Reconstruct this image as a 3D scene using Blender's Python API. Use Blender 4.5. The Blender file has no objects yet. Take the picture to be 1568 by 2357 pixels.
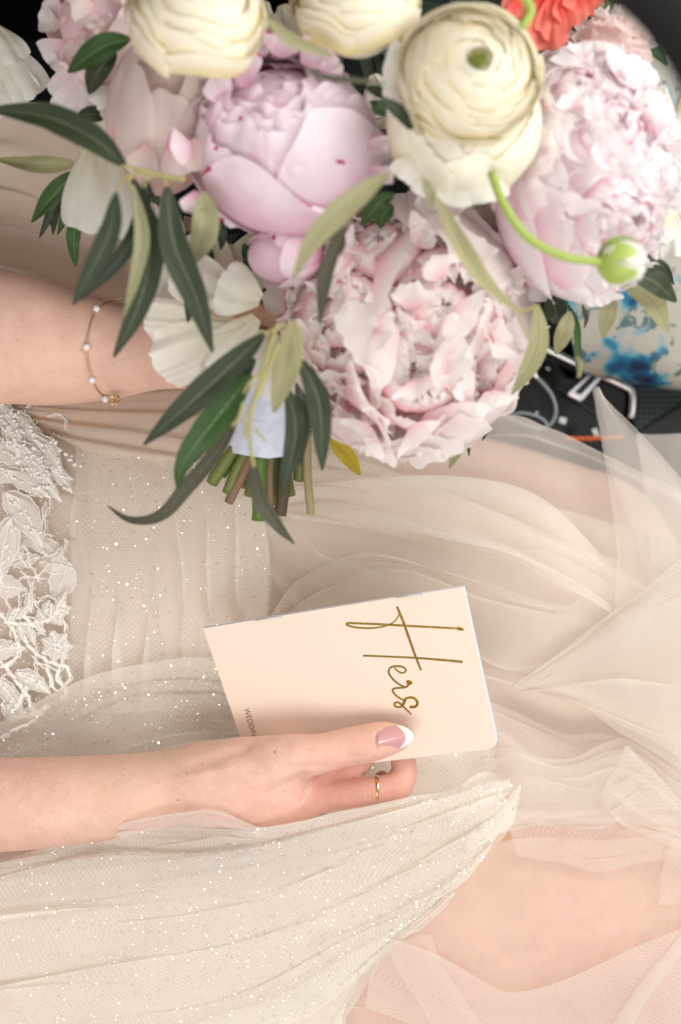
import bpy, math, random
import numpy as np
from mathutils import Vector, noise as mn

# ------------------------------------------------------------------ camera, light, exposure
sc = bpy.context.scene
S = 0.36 / 1568.0          # metres per picture unit on the lap plane
H = 0.95                   # camera height over the lap
cam_d = bpy.data.cameras.new("camera")
cam = bpy.data.objects.new("camera", cam_d)
sc.collection.objects.link(cam)
cam.location = (0, 0, H)
cam_d.sensor_fit = 'HORIZONTAL'
cam_d.sensor_width = 24.0
cam_d.lens = 24.0 * H / 0.36
cam_d.clip_start = 0.02
cam_d.clip_end = 20
cam_d.dof.use_dof = True
cam_d.dof.focus_distance = H - 0.062
cam_d.dof.aperture_fstop = 4.0
sc.camera = cam

world = bpy.data.worlds.new("World")
sc.world = world
world.use_nodes = True
bg = world.node_tree.nodes["Background"]
bg.inputs[0].default_value = (1.0, 0.985, 0.965, 1)
bg.inputs[1].default_value = 0.56

def area_lamp(name, loc, target, size, power, color):
    d = bpy.data.lights.new(name, 'AREA')
    d.shape = 'RECTANGLE'; d.size = size[0]; d.size_y = size[1]
    d.energy = power; d.color = color
    o = bpy.data.objects.new(name, d)
    sc.collection.objects.link(o)
    o.location = loc
    o.rotation_euler = (Vector(target) - Vector(loc)).to_track_quat('-Z', 'Y').to_euler()
    return o
area_lamp("side_window_light", (0.88, 0.60, 0.80), (0.0, 0.0, 0.05), (0.9, 0.6), 15.0, (1.0, 0.99, 0.97))
area_lamp("front_fill_light", (-0.15, -0.80, 1.30), (-0.05, 0.0, 0.1), (1.2, 0.7), 12.5, (1.0, 0.975, 0.945))  # fill lamp added on the camera side to brighten the bouquet and left

sc.view_settings.view_transform = 'Standard'
sc.view_settings.look = 'None'
sc.view_settings.exposure = 0.0
sc.view_settings.gamma = 1.0
sc.render.engine = 'CYCLES'
sc.cycles.use_denoising = True
sc.cycles.max_bounces = 8
sc.cycles.diffuse_bounces = 4
sc.cycles.transmission_bounces = 6
sc.cycles.transparent_max_bounces = 40
sc.cycles.caustics_reflective = False
sc.cycles.caustics_refractive = False
sc.cycles.sample_clamp_indirect = 6.0

random.seed(7)
rng = np.random.default_rng(11)

# ------------------------------------------------------------------ helpers
def W(px, py, z):
    """world point seen at picture unit (px,py) (1568 wide) when it stands at height z (m)"""
    k = S * (H - z) / H
    return Vector(((px - 784) * k, -(py - 1178) * k, z))

def lap(px, py):
    a = 0.010 * np.exp(-((py - 1250) / 380.0) ** 2) + 0.022 * np.exp(-((py - 2150) / 300.0) ** 2)
    b = 1.0 / (1.0 + np.exp(-((px - 1200) * 0.5 - (py - 1000)) / 120.0))     # sinks towards the console
    return a - 0.045 * b

def Wn(px, py, z):
    k = S * (H - z) / H
    return np.stack([(px - 784) * k, -(py - 1178) * k, z + 0 * px], -1)

def ru(r, z):
    return r * S * (H - z) / H

def smooth(me):
    me.polygons.foreach_set('use_smooth', [True] * len(me.polygons))

def link(name, me, mat=None, parent=None):
    o = bpy.data.objects.new(name, me)
    sc.collection.objects.link(o)
    if mat is not None and me is not None and not me.materials:
        me.materials.append(mat)
    if parent is not None:
        o.parent = parent
    return o

def empty(name, loc, label, cat, group=None):
    o = bpy.data.objects.new(name, None)
    sc.collection.objects.link(o)
    o.location = loc
    o.empty_display_size = 0.01
    o['label'] = label; o['category'] = cat
    if group: o['group'] = group
    return o

def put(o, parent):
    """parent keeping world place (parents are unrotated, only moved)"""
    o.parent = parent
    off = Vector((0, 0, 0)); p = parent
    while p is not None:
        off += p.location; p = p.parent
    o.location = o.location - off
    return o

def grid_mesh(name, P, uv=None, closed_u=False, extra=None):
    """P: (nu, nv, 3) array -> mesh with UVs"""
    nu, nv = P.shape[:2]
    me = bpy.data.meshes.new(name)
    idx = np.arange(nu * nv).reshape(nu, nv)
    if closed_u:
        idx = np.vstack([idx, idx[:1]])
    a = idx[:-1, :-1].ravel(); b = idx[1:, :-1].ravel(); c = idx[1:, 1:].ravel(); d = idx[:-1, 1:].ravel()
    F = np.stack([a, b, c, d], -1)
    V = P.reshape(-1, 3)
    me.vertices.add(len(V)); me.vertices.foreach_set('co', V.astype(np.float32).ravel())
    me.loops.add(F.size); me.loops.foreach_set('vertex_index', F.ravel().astype(np.int32))
    me.polygons.add(len(F)); me.polygons.foreach_set('loop_start', (np.arange(len(F)) * 4).astype(np.int32))
    me.update(calc_edges=True)
    if uv is None:
        uu, vv = np.meshgrid(np.linspace(0, 1, nu), np.linspace(0, 1, nv), indexing='ij')
        uv = np.stack([uu, vv], -1)
    UV = uv.reshape(-1, 2)
    l = me.uv_layers.new(name="UVMap")
    ff = F.ravel() % len(UV)
    l.data.foreach_set('uv', UV[ff].astype(np.float32).ravel())
    smooth(me); me.validate()
    return me

def mesh_from(name, V, F, sm=True):
    me = bpy.data.meshes.new(name)
    me.from_pydata([tuple(v) for v in V], [], [tuple(f) for f in F])
    me.update()
    if sm: smooth(me)
    return me

def catmull(pts, n):
    """pts (k,d) -> (n,d), resampled evenly in parameter"""
    P = np.asarray(pts, float)
    k = len(P)
    if k == 2:
        t = np.linspace(0, 1, n)[:, None]
        return P[0] * (1 - t) + P[1] * t
    Q = np.vstack([2 * P[0] - P[1], P, 2 * P[-1] - P[-2]])
    t = np.linspace(0, k - 1, n)
    i = np.minimum(t.astype(int), k - 2); f = (t - i)[:, None]
    p0, p1, p2, p3 = Q[i], Q[i + 1], Q[i + 2], Q[i + 3]
    return 0.5 * ((2 * p1) + (-p0 + p2) * f + (2 * p0 - 5 * p1 + 4 * p2 - p3) * f ** 2 + (-p0 + 3 * p1 - 3 * p2 + p3) * f ** 3)

def catmull_len(pts, n):
    D = catmull(pts, 12 * len(pts))
    s = np.r_[0, np.cumsum(np.linalg.norm(np.diff(D[:, :2], axis=0), axis=1) + 1e-9)]
    t = np.linspace(0, s[-1], n)
    return np.stack([np.interp(t, s, D[:, j]) for j in range(D.shape[1])], -1)

def vnoise2(x, y, seed=0):
    """smooth value noise, arrays, about -1..1"""
    r = np.random.default_rng(1234 + seed).uniform(-1, 1, (64, 64))
    xi = np.floor(x).astype(int); yi = np.floor(y).astype(int)
    fx = x - xi; fy = y - yi
    fx = fx * fx * (3 - 2 * fx); fy = fy * fy * (3 - 2 * fy)
    g = lambda a, b: r[a % 64, b % 64]
    return (g(xi, yi) * (1 - fx) + g(xi + 1, yi) * fx) * (1 - fy) + (g(xi, yi + 1) * (1 - fx) + g(xi + 1, yi + 1) * fx) * fy

def tube(pts, rad, sides=8, cap=True):
    """pts list of Vector, rad float or list -> verts, faces"""
    n = len(pts)
    if not hasattr(rad, '__len__'): rad = [rad] * n
    V, F = [], []
    up = Vector((0.13, 0.21, 0.97)).normalized()
    for i, p in enumerate(pts):
        t = (pts[min(i + 1, n - 1)] - pts[max(i - 1, 0)])
        if t.length < 1e-9: t = Vector((1, 0, 0))
        t.normalize()
        a = t.cross(up)
        if a.length < 1e-3: a = t.cross(Vector((1, 0, 0)))
        a.normalize(); b = t.cross(a).normalized(); up = b.cross(t).normalized() if False else up
        for j in range(sides):
            an = 2 * math.pi * j / sides
            V.append(p + (a * math.cos(an) + b * math.sin(an)) * rad[i])
    for i in range(n - 1):
        for j in range(sides):
            k = (j + 1) % sides
            F.append((i * sides + j, i * sides + k, (i + 1) * sides + k, (i + 1) * sides + j))
    if cap:
        F.append(tuple(range(sides - 1, -1, -1)))
        F.append(tuple((n - 1) * sides + j for j in range(sides)))
    return V, F

class MB:
    def __init__(s): s.V, s.F = [], []
    def add(s, VF):
        o = len(s.V); s.V += list(VF[0]); s.F += [tuple(i + o for i in f) for f in VF[1]]
        return s
    def mesh(s, name, sm=True): return mesh_from(name, s.V, s.F, sm)

def sphere_vf(c, r, seg=10, rings=7, sc3=(1, 1, 1)):
    V, F = [], []
    for i in range(rings + 1):
        th = math.pi * i / rings
        for j in range(seg):
            ph = 2 * math.pi * j / seg
            V.append(Vector(c) + Vector((r * sc3[0] * math.sin(th) * math.cos(ph), r * sc3[1] * math.sin(th) * math.sin(ph), r * sc3[2] * math.cos(th))))
    for i in range(rings):
        for j in range(seg):
            k = (j + 1) % seg
            F.append((i * seg + j, (i + 1) * seg + j, (i + 1) * seg + k, i * seg + k))
    return V, F

# ------------------------------------------------------------------ node helpers
def lin(r, g, b):
    f = lambda c: ((c / 255) / 12.92) if c / 255 <= 0.04045 else (((c / 255) + 0.055) / 1.055) ** 2.4
    return (f(r), f(g), f(b), 1)

class NT:
    def __init__(s, name):
        s.m = bpy.data.materials.new(name); s.m.use_nodes = True
        s.t = s.m.node_tree; s.t.nodes.clear()
        s.out = s.n('ShaderNodeOutputMaterial')
    def n(s, typ, **kw):
        x = s.t.nodes.new(typ)
        for k, v in kw.items():
            if k.startswith('i_'):
                key = k[2:]
                x.inputs[int(key) if key.isdigit() else key.replace('_', ' ')].default_value = v
            else: setattr(x, k, v)
        return x
    def l(s, a, b): s.t.links.new(a, b)
    def math(s, op, a, b=None, clamp=False):
        x = s.n('ShaderNodeMath', operation=op); x.use_clamp = clamp
        for i, v in enumerate((a, b)):
            if v is None: continue
            if isinstance(v, (int, float)): x.inputs[i].default_value = v
            else: s.l(v, x.inputs[i])
        return x.outputs[0]
    def noise(s, vec, scale, detail=3, rough=.5):
        x = s.n('ShaderNodeTexNoise'); x.inputs['Scale'].default_value = scale
        x.inputs['Detail'].default_value = detail; x.inputs['Roughness'].default_value = rough
        if vec is not None: s.l(vec, x.inputs['Vector'])
        return x.outputs['Fac']
    def ramp(s, fac, stops):
        x = s.n('ShaderNodeValToRGB'); e = x.color_ramp.elements
        while len(e) < len(stops): e.new(.5)
        for el, (p, c) in zip(e, stops): el.position = p; el.color = c
        s.l(fac, x.inputs[0]); return x.outputs[0]
    def mix(s, fac, a, b, typ='MIX'):
        x = s.n('ShaderNodeMix', data_type='RGBA', blend_type=typ)
        for i, v in ((0, fac), (6, a), (7, b)):
            if isinstance(v, (int, float, tuple)): x.inputs[i].default_value = v
            else: s.l(v, x.inputs[i])
        return x.outputs[2]
    def bump(s, h, strength, dist=.001):
        x = s.n('ShaderNodeBump'); x.inputs['Strength'].default_value = strength; x.inputs['Distance'].default_value = dist
        s.l(h, x.inputs['Height']); return x.outputs[0]
    def obj(s): return s.n('ShaderNodeTexCoord').outputs['Object']
    def uv(s): return s.n('ShaderNodeTexCoord').outputs['UV']
    def bsdf(s, color=None, rough=.5, metal=0, spec=.5, normal=None, **kw):
        x = s.n('ShaderNodeBsdfPrincipled')
        if color is not None:
            if isinstance(color, tuple): x.inputs['Base Color'].default_value = color
            else: s.l(color, x.inputs['Base Color'])
        x.inputs['Metallic'].default_value = metal; x.inputs['Specular IOR Level'].default_value = spec
        if isinstance(rough, (int, float)): x.inputs['Roughness'].default_value = rough
        else: s.l(rough, x.inputs['Roughness'])
        if normal is not None: s.l(normal, x.inputs['Normal'])
        for k, v in kw.items(): x.inputs[k.replace('_', ' ')].default_value = v
        return x.outputs[0]
    def done(s, sh): s.l(sh, s.out.inputs[0]); return s.m

def simple(name, col, rough=.5, metal=0, spec=.5, bump=0, bscale=400, var=0):
    m = NT(name); o = m.obj(); nf = m.noise(o, bscale)
    c = col
    if var:
        c = m.mix(m.math('MULTIPLY', nf, var), col, (col[0] * .5, col[1] * .5, col[2] * .5, 1))
    nrm = m.bump(nf, bump, .001) if bump else None
    return m.done(m.bsdf(c, rough, metal, spec, nrm))

def tulle_mat(name, col, a0, weave=0.0011, contrast=.5, transl=.45, patch=0.0):
    m = NT(name)
    uv = m.uv()
    sep = m.n('ShaderNodeSeparateXYZ'); m.l(uv, sep.inputs[0])
    k = 2 * math.pi / weave
    # hexagonal net: sum of three cosines, UVs are in metres
    def wv(ax, ay):
        s_ = m.math('ADD', m.math('MULTIPLY', sep.outputs[0], ax * k), m.math('MULTIPLY', sep.outputs[1], ay * k))
        return m.math('COSINE', s_)
    h = m.math('ADD', m.math('ADD', wv(1, 0), wv(.5, .866)), wv(.5, -.866))     # -1.5..3, peaks = holes
    h = m.math('MULTIPLY', h, contrast / 3.0)
    big = m.math('MULTIPLY', m.math('SUBTRACT', m.noise(m.obj(), 38, 3), .5), .35)
    a = m.math('SUBTRACT', a0, h)
    a = m.math('MULTIPLY', a, m.math('ADD', 1.0, big))
    a = m.math('MINIMUM', m.math('MAXIMUM', a, .02), .97)
    g = m.n('ShaderNodeNewGeometry')
    dt = m.n('ShaderNodeVectorMath', operation='DOT_PRODUCT')
    m.l(g.outputs['Normal'], dt.inputs[0]); m.l(g.outputs['Incoming'], dt.inputs[1])
    cs = m.math('MAXIMUM', m.math('ABSOLUTE', dt.outputs['Value']), .10)
    al = m.math('SUBTRACT', 1.0, m.math('POWER', m.math('SUBTRACT', 1.0, a), m.math('DIVIDE', 1.0, cs)), clamp=True)
    d = m.n('ShaderNodeBsdfDiffuse'); d.inputs[0].default_value = col
    t = m.n('ShaderNodeBsdfTranslucent'); t.inputs[0].default_value = col
    mx = m.n('ShaderNodeMixShader'); mx.inputs[0].default_value = transl
    m.l(d.outputs[0], mx.inputs[1]); m.l(t.outputs[0], mx.inputs[2])
    tr = m.n('ShaderNodeBsdfTransparent')
    m2 = m.n('ShaderNodeMixShader'); m.l(al, m2.inputs[0]); m.l(tr.outputs[0], m2.inputs[1]); m.l(mx.outputs[0], m2.inputs[2])
    m.done(m2.outputs[0]); return m.m

def petal_mat(name, base, mid, tip, edge=None, transl=.35, vein=.35):
    """UV.y runs base->tip, UV.x across"""
    m = NT(name); uv = m.uv()
    sep = m.n('ShaderNodeSeparateXYZ'); m.l(uv, sep.inputs[0])
    oi = m.n('ShaderNodeObjectInfo')
    nf = m.noise(m.obj(), 60, 3)
    y = m.math('ADD', sep.outputs[1], m.math('MULTIPLY', m.math('SUBTRACT', nf, .5), .5))
    y = m.math('ADD', y, m.math('MULTIPLY', m.math('SUBTRACT', oi.outputs['Random'], .5), .35))
    st = [(0.0, base), (0.42, mid), (0.78, tip)]
    c = m.ramp(y, st)
    if edge is not None:
        e = m.math('MULTIPLY', m.math('GREATER_THAN', m.noise(m.obj(), 30, 2), .60), m.math('GREATER_THAN', sep.outputs[1], .93))
        c = m.mix(e, c, edge)
    mp = m.n('ShaderNodeMapping'); mp.inputs['Scale'].default_value = (26, 2.2, 1); m.l(uv, mp.inputs[0])
    vn = m.noise(mp.outputs[0], 1.6, 4, .6)
    c = m.mix(m.math('MULTIPLY', vn, .22), c, mid if True else c, 'MULTIPLY')
    nb = m.bump(vn, vein, .0012)
    pb = m.bsdf(c, .55, 0, .25, nb, Sheen_Weight=.15)
    t = m.n('ShaderNodeBsdfTranslucent'); m.l(c, t.inputs[0]); m.l(nb, t.inputs['Normal'])
    mx = m.n('ShaderNodeMixShader'); mx.inputs[0].default_value = transl
    m.l(pb, mx.inputs[1]); m.l(t.outputs[0], mx.inputs[2])
    return m.done(mx.outputs[0])

def leaf_mat(name, col, rib, rough=.42, var=.5):
    m = NT(name); uv = m.uv()
    sep = m.n('ShaderNodeSeparateXYZ'); m.l(uv, sep.inputs[0])
    ac = m.math('ABSOLUTE', m.math('SUBTRACT', sep.outputs[0], .5))
    r = m.math('SUBTRACT', 1.0, m.math('MULTIPLY', ac, 26), clamp=True)
    oi = m.n('ShaderNodeObjectInfo')
    nf = m.noise(m.obj(), 90, 4)
    c = m.mix(m.math('MULTIPLY', nf, var), col, (col[0] * .45, col[1] * .5, col[2] * .45, 1))
    c = m.mix(m.math('MULTIPLY', oi.outputs['Random'], .25), c, (col[0] * 1.5, col[1] * 1.35, col[2] * 1.1, 1))
    c = m.mix(m.math('MULTIPLY', r, .8), c, rib)
    c = m.mix(m.ramp(m.noise(m.obj(), 420, 2, .6), [(.62, (0, 0, 0, 1)), (.70, (.45, .45, .45, 1))]), c, (col[0] * 1.7, col[1] * 1.2, col[2] * .7, 1))
    # side veins
    vv = m.math('SINE', m.math('ADD', m.math('MULTIPLY', sep.outputs[1], 95), m.math('MULTIPLY', ac, -70)))
    hb = m.math('ADD', m.math('MULTIPLY', vv, .30), m.math('ADD', nf, m.math('MULTIPLY', r, -.8)))
    nb = m.bump(hb, .45, .0006)
    b = m.bsdf(c, rough, 0, .4, nb)
    t = m.n('ShaderNodeBsdfTranslucent'); m.l(c, t.inputs[0])
    mx = m.n('ShaderNodeMixShader'); mx.inputs[0].default_value = .15
    m.l(b, mx.inputs[1]); m.l(t.outputs[0], mx.inputs[2])
    return m.done(mx.outputs[0])
# ------------------------------------------------------------------ booklet plane (needed for the hand too)
BK = {'TL': W(467, 1446, .055), 'TR': W(1066, 1350, .093), 'BR': W(1147, 1722, .060)}
_n = (BK['TR'] - BK['TL']).cross(BK['BR'] - BK['TL']).normalized()
if _n.z < 0: _n = -_n
BN = _n
EYE = Vector((0, 0, H))
def book(px, py, up=0.0):
    """point of the booklet's cover under picture unit (px,py), raised by up metres"""
    d = W(px, py, 0) - EYE
    t = (BK['TL'] - EYE).dot(BN) / d.dot(BN)
    return EYE + d * t + BN * up
BK['BL'] = book(584, 1787)

# ------------------------------------------------------------------ skin
def skin_mat():
    m = NT('skin'); o = m.obj()
    n1 = m.noise(o, 28, 4, .6); n2 = m.noise(o, 95, 3, .6); n3 = m.noise(o, 900, 2, .6)
    att = m.n('ShaderNodeAttribute', attribute_name='flush')
    pale = lin(231, 198, 178); pink = lin(217, 160, 142); red = lin(222, 146, 134)
    c = m.mix(m.math('MULTIPLY', n1, .9), pale, pink)
    c = m.mix(m.math('MULTIPLY', att.outputs['Fac'], .55), c, red)
    sp = m.math('GREATER_THAN', m.noise(o, 230, 1, .3), .80)
    c = m.mix(m.math('MULTIPLY', sp, .5), c, lin(160, 100, 75))
    c = m.mix(m.ramp(n2, [(.42, (0, 0, 0, 1)), (.72, (.5, .5, .5, 1))]), c, lin(204, 158, 142))
    c = m.mix(m.ramp(m.noise(o, 14, 3, .6), [(.45, (0, 0, 0, 1)), (.75, (.45, .45, .45, 1))]), c, lin(214, 186, 160))
    c = m.mix(m.ramp(m.noise(o, 420, 2, .5), [(.60, (0, 0, 0, 1)), (.74, (.22, .22, .22, 1))]), c, lin(186, 120, 100))
    mp = m.n('ShaderNodeMapping'); mp.inputs['Scale'].default_value = (1.0, 2.6, 1.0); m.l(o, mp.inputs[0])
    vo = m.n('ShaderNodeTexVoronoi', feature='DISTANCE_TO_EDGE'); vo.inputs['Scale'].default_value = 900; m.l(mp.outputs[0], vo.inputs['Vector'])
    h = m.math('ADD', m.math('MULTIPLY', vo.outputs['Distance'], .7), m.math('ADD', n3, m.math('MULTIPLY', n2, .8)))
    nb = m.bump(h, .4, .0007)
    x = m.n('ShaderNodeBsdfPrincipled'); m.l(c, x.inputs['Base Color'])
    x.inputs['Roughness'].default_value = .48; x.inputs['Specular IOR Level'].default_value = .38
    x.inputs['Subsurface Weight'].default_value = .25
    x.inputs['Subsurface Radius'].default_value = (1.0, .35, .2)
    x.inputs['Subsurface Scale'].default_value = .004
    m.l(nb, x.inputs['Normal'])
    return m.done(x.outputs[0])
M_skin = skin_mat()

def smin(a, b, k):
    h = np.clip(.5 + .5 * (b - a) / k, 0, 1)
    return b * (1 - h) + a * h - k * h * (1 - h)

class SDF:
    def __init__(s, lo, hi, h):
        s.lo = np.array(lo, float); s.h = h
        n = np.ceil((np.array(hi) - s.lo) / h).astype(int) + 1
        ax = [s.lo[i] + h * np.arange(n[i]) for i in range(3)]
        s.X, s.Y, s.Z = np.meshgrid(*ax, indexing='ij')
        s.X = s.X.astype(np.float32); s.Y = s.Y.astype(np.float32); s.Z = s.Z.astype(np.float32)
    def cone(s, a, b, ra, rb, zs=1.0):
        a = np.array(a, float); b = np.array(b, float)
        ab = b - a; L = (ab ** 2).sum()
        dx, dy, dz = s.X - a[0], s.Y - a[1], s.Z - a[2]
        t = np.clip((dx * ab[0] + dy * ab[1] + dz * ab[2]) / L, 0, 1)
        q = np.sqrt((dx - t * ab[0]) ** 2 + (dy - t * ab[1]) ** 2 + ((dz - t * ab[2]) / zs) ** 2)
        return (q - (ra + t * (rb - ra))).astype(np.float32)
    def chain(s, pts, k, zs=1.0):
        """pts (px,py,z,r_units) in picture units"""
        n = 7 * (len(pts) - 1) + 1
        C = catmull(pts, n) if len(pts) > 2 else catmull(pts, 4)
        w = [(np.array(W(*p[:3])), ru(p[3], p[2])) for p in C]
        D = np.full(s.X.shape, .05, np.float32)
        for (a, ra), (b, rb) in zip(w[:-1], w[1:]):
            m = max(ra, rb) + .014
            i0 = np.maximum(np.floor((np.minimum(a, b) - m - s.lo) / s.h).astype(int), 0)
            i1 = np.ceil((np.maximum(a, b) + m - s.lo) / s.h).astype(int) + 1
            if (i1 <= 0).any() or (i0 >= np.array(s.X.shape)).any(): continue
            q = tuple(slice(x, y) for x, y in zip(i0, i1))
            X, Y, Z = s.X[q], s.Y[q], s.Z[q]
            ab = b - a; L = (ab ** 2).sum() + 1e-12
            dx, dy, dz = X - a[0], Y - a[1], Z - a[2]
            t = np.clip((dx * ab[0] + dy * ab[1] + dz * ab[2]) / L, 0, 1)
            d = np.sqrt((dx - t * ab[0]) ** 2 + (dy - t * ab[1]) ** 2 + ((dz - t * ab[2]) / zs) ** 2) - (ra + t * (rb - ra))
            D[q] = smin(D[q], d.astype(np.float32), .0012)
        return D

def surface_nets(D, lo, h):
    sgn = D < 0
    nx, ny, nz = D.shape
    cnt = np.zeros((nx - 1, ny - 1, nz - 1), np.int8)
    for i in (0, 1):
        for j in (0, 1):
            for k in (0, 1):
                cnt += sgn[i:nx - 1 + i, j:ny - 1 + j, k:nz - 1 + k]
    act = (cnt > 0) & (cnt < 8)
    ci = np.argwhere(act)
    idm = -np.ones(act.shape, np.int64); idm[act] = np.arange(len(ci))
    acc = np.zeros((len(ci), 3)); w = np.zeros(len(ci))
    C = [(0, 0, 0), (1, 0, 0), (0, 1, 0), (0, 0, 1), (1, 1, 0), (1, 0, 1), (0, 1, 1), (1, 1, 1)]
    for a in C:
        for b in C:
            if sum(b) - sum(a) != 1 or any(b[i] < a[i] for i in range(3)): continue
            va = D[ci[:, 0] + a[0], ci[:, 1] + a[1], ci[:, 2] + a[2]]
            vb = D[ci[:, 0] + b[0], ci[:, 1] + b[1], ci[:, 2] + b[2]]
            m = (va < 0) != (vb < 0)
            t = np.where(m, va / np.where(m, va - vb, 1), 0)
            pt = np.array(a)[None] + t[:, None] * (np.array(b) - np.array(a))[None]
            acc[m] += pt[m]; w[m] += 1
    V = (ci + acc / w[:, None]) * h + lo
    F = []
    for ax in range(3):
        o = [slice(1, -1)] * 3
        s0 = [slice(1, n - 1) for n in (nx, ny, nz)]; s1 = list(s0)
        s0[ax] = slice(0, (nx, ny, nz)[ax] - 1); s1[ax] = slice(1, (nx, ny, nz)[ax])
        A = sgn[tuple(s0)]; B = sgn[tuple(s1)]
        e = np.argwhere(A != B)
        off = np.array([1, 1, 1]); off[ax] = 0
        e = e + off
        flip = sgn[e[:, 0], e[:, 1], e[:, 2]]
        u, v = [(1, 2), (2, 0), (0, 1)][ax]
        du = np.zeros(3, int); du[u] = 1; dv = np.zeros(3, int); dv[v] = 1
        q = [e - du - dv, e - dv, e, e - du]
        q = [idm[x[:, 0], x[:, 1], x[:, 2]] for x in q]
        Q = np.stack(q, -1)
        Q[~flip] = Q[~flip][:, ::-1]
        F.append(Q)
    F = np.vstack(F); F = F[(F >= 0).all(1)]
    return V, F

def crease(D, s, pts, depth, width):
    """carve a soft groove along a polyline in picture units (only on what faces up)"""
    w = [W(*p) for p in pts]
    m = None
    for a, b in zip(w[:-1], w[1:]):
        d = s.cone(a, b, 0, 0)
        m = d if m is None else np.minimum(m, d)
    return D + depth * np.exp(-(m / width) ** 2)

def build_body():
    # ---- right arm and hand, fine
    lo = W(-200, 1995, .0); hi = W(985, 1620, .0)
    s = SDF((lo.x, lo.y, .002), (hi.x, hi.y, .088), .00075)
    arm = s.chain([(-260, 1852, .047, 112), (0, 1852, .047, 106), (200, 1839, .047, 98), (330, 1822, .047, 88),
                   (430, 1806, .048, 83), (500, 1803, .049, 88)], .004, 1.0)
    palm = s.chain([(470, 1805, .048, 80), (560, 1804, .048, 96), (628, 1804, .046, 99), (690, 1818, .038, 68)], .004)
    th = s.chain([(560, 1768, .055, 62), (660, 1746, .062, 54), (735, 1735, .0635, 44), (800, 1719, .0625, 41.5), (836, 1713, .0625, 42),
                  (880, 1702, .0625, 39), (921, 1697, .0615, 26)], .0025)
    D = smin(arm, palm, .010)
    D = smin(D, th, .008)
    fing = s.chain([(650, 1828, .040, 62), (735, 1826, .040, 41), (800, 1826, .040, 33), (868, 1819, .039, 30.5), (912, 1811, .038, 31)], .002)
    f2 = s.chain([(921, 1806, .038, 30), (931, 1768, .036, 27), (915, 1715, .034, 25), (880, 1672, .034, 21)], .0015)
    fing = smin(fing, f2, .0028)
    mid = s.chain([(660, 1805, .036, 55), (735, 1800, .037, 33), (800, 1776, .034, 26), (842, 1740, .033, 24), (850, 1690, .034, 20)], .0015)
    idx = s.chain([(660, 1790, .046, 48), (735, 1772, .043, 30), (790, 1738, .039, 25), (835, 1700, .038, 22)], .0015)
    pky = s.chain([(650, 1840, .030, 50), (730, 1846, .026, 27), (820, 1846, .022, 22), (872, 1830, .022, 20), (880, 1790, .024, 17)], .0015)
    F = smin(smin(fing, mid, .0022), smin(idx, pky, .002), .0022)
    D = smin(D, F, .0042)
    # wrist tendon and soft furrows
    D = crease(D, s, [(300, 1762, .067), (420, 1760, .068), (500, 1738, .066), (560, 1722, .066)], .0016, .0034)
    D = crease(D, s, [(350, 1795, .070), (470, 1775, .071), (560, 1760, .074)], -.0011, .0032)
    D = crease(D, s, [(560, 1840, .067), (640, 1815, .068), (700, 1782, .070)], .0010, .0030)
    D = crease(D, s, [(640, 1770, .074), (720, 1760, .072), (790, 1752, .066)], .0007, .0022)
    D = crease(D, s, [(400, 1778, .071), (520, 1752, .074)], -.0007, .004)
    # thumb web fold and thumb knuckle wrinkles
    D = crease(D, s, [(690, 1836, .060), (722, 1802, .060), (760, 1784, .055), (805, 1768, .052)], .0024, .0015)
    D = crease(D, s, [(770, 1792, .050), (800, 1796, .046), (830, 1790, .044)], .0014, .0012)
    for dx, dp in ((-10, .0006), (2, .0009), (13, .0008), (24, .0006)):
        D = crease(D, s, [(806 + dx, 1700, .073), (801 + dx, 1712, .0735), (806 + dx, 1728, .0735), (811 + dx, 1742, .071)], dp, .0008)
    D = crease(D, s, [(893, 1774, .045), (905, 1788, .046), (918, 1796, .045)], .0008, .001)
    for (xx, yt, yb) in ((842, 1792, 1846), (852, 1796, 1842), (905, 1790, 1800), (712, 1800, 1850), (725, 1808, 1856)):
        D = crease(D, s, [(xx, yt, .046), (xx + 4, (yt + yb) / 2, .048), (xx, yb, .044)], .0005, .0006)
    for x0 in (745, 770, 795):
        D = crease(D, s, [(x0, 1800, .047), (x0 + 12, 1822, .049), (x0 + 6, 1842, .047)], .0004, .0009)
    # nail fold
    D = crease(D, s, [(868, 1678, .067), (864, 1702, .0725), (868, 1728, .070)], .0007, .0009)
    V1, F1 = surface_nets(D, s.lo, s.h)
    # ---- left arm, its hidden hand behind the bouquet
    a = W(-200, 1010, .05); b = W(760, 560, .05)
    s = SDF((a.x, a.y, .035), (b.x, b.y, .135), .0012)
    D = s.chain([(-300, 770, .088, 172), (0, 776, .088, 152), (120, 796, .087, 134), (250, 806, .086, 110), (360, 800, .086, 92), (440, 790, .086, 88)], .004, .82)
    pm = s.chain([(440, 790, .086, 85), (520, 785, .084, 92), (590, 790, .080, 78)], .004, .7)
    D = smin(D, pm, .012)
    for k in range(4):
        y0 = 735 + 34 * k
        f = s.chain([(560, y0, .075, 24), (640, y0 - 4, .066, 21), (680, y0, .052, 19), (640, y0 + 4, .044, 17)], .003)
        D = smin(D, f, .003)
    D = smin(D, s.chain([(520, 740, .095, 30), (580, 720, .108, 24), (640, 735, .112, 20)], .004), .005)
    V2, F2 = surface_nets(D, s.lo, s.h)
    # ---- legs, trunk and upper arms (mostly out of the frame), coarse
    s = SDF((-.70, -.50, -.19), (.36, .40, .20), .0055)
    z0 = -.054
    leg = s.chain([(-700, 2100, z0, 420), (300, 2100, z0, 415), (900, 2095, z0, 402), (1330, 2085, z0 - .001, 385), (1700, 2085, z0 - .014, 360)], .01, .74)
    knee = s.chain([(1270, 2080, -.006, 80), (1380, 2100, -.008, 84)], .01)
    leg = smin(leg, knee, .035)
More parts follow.
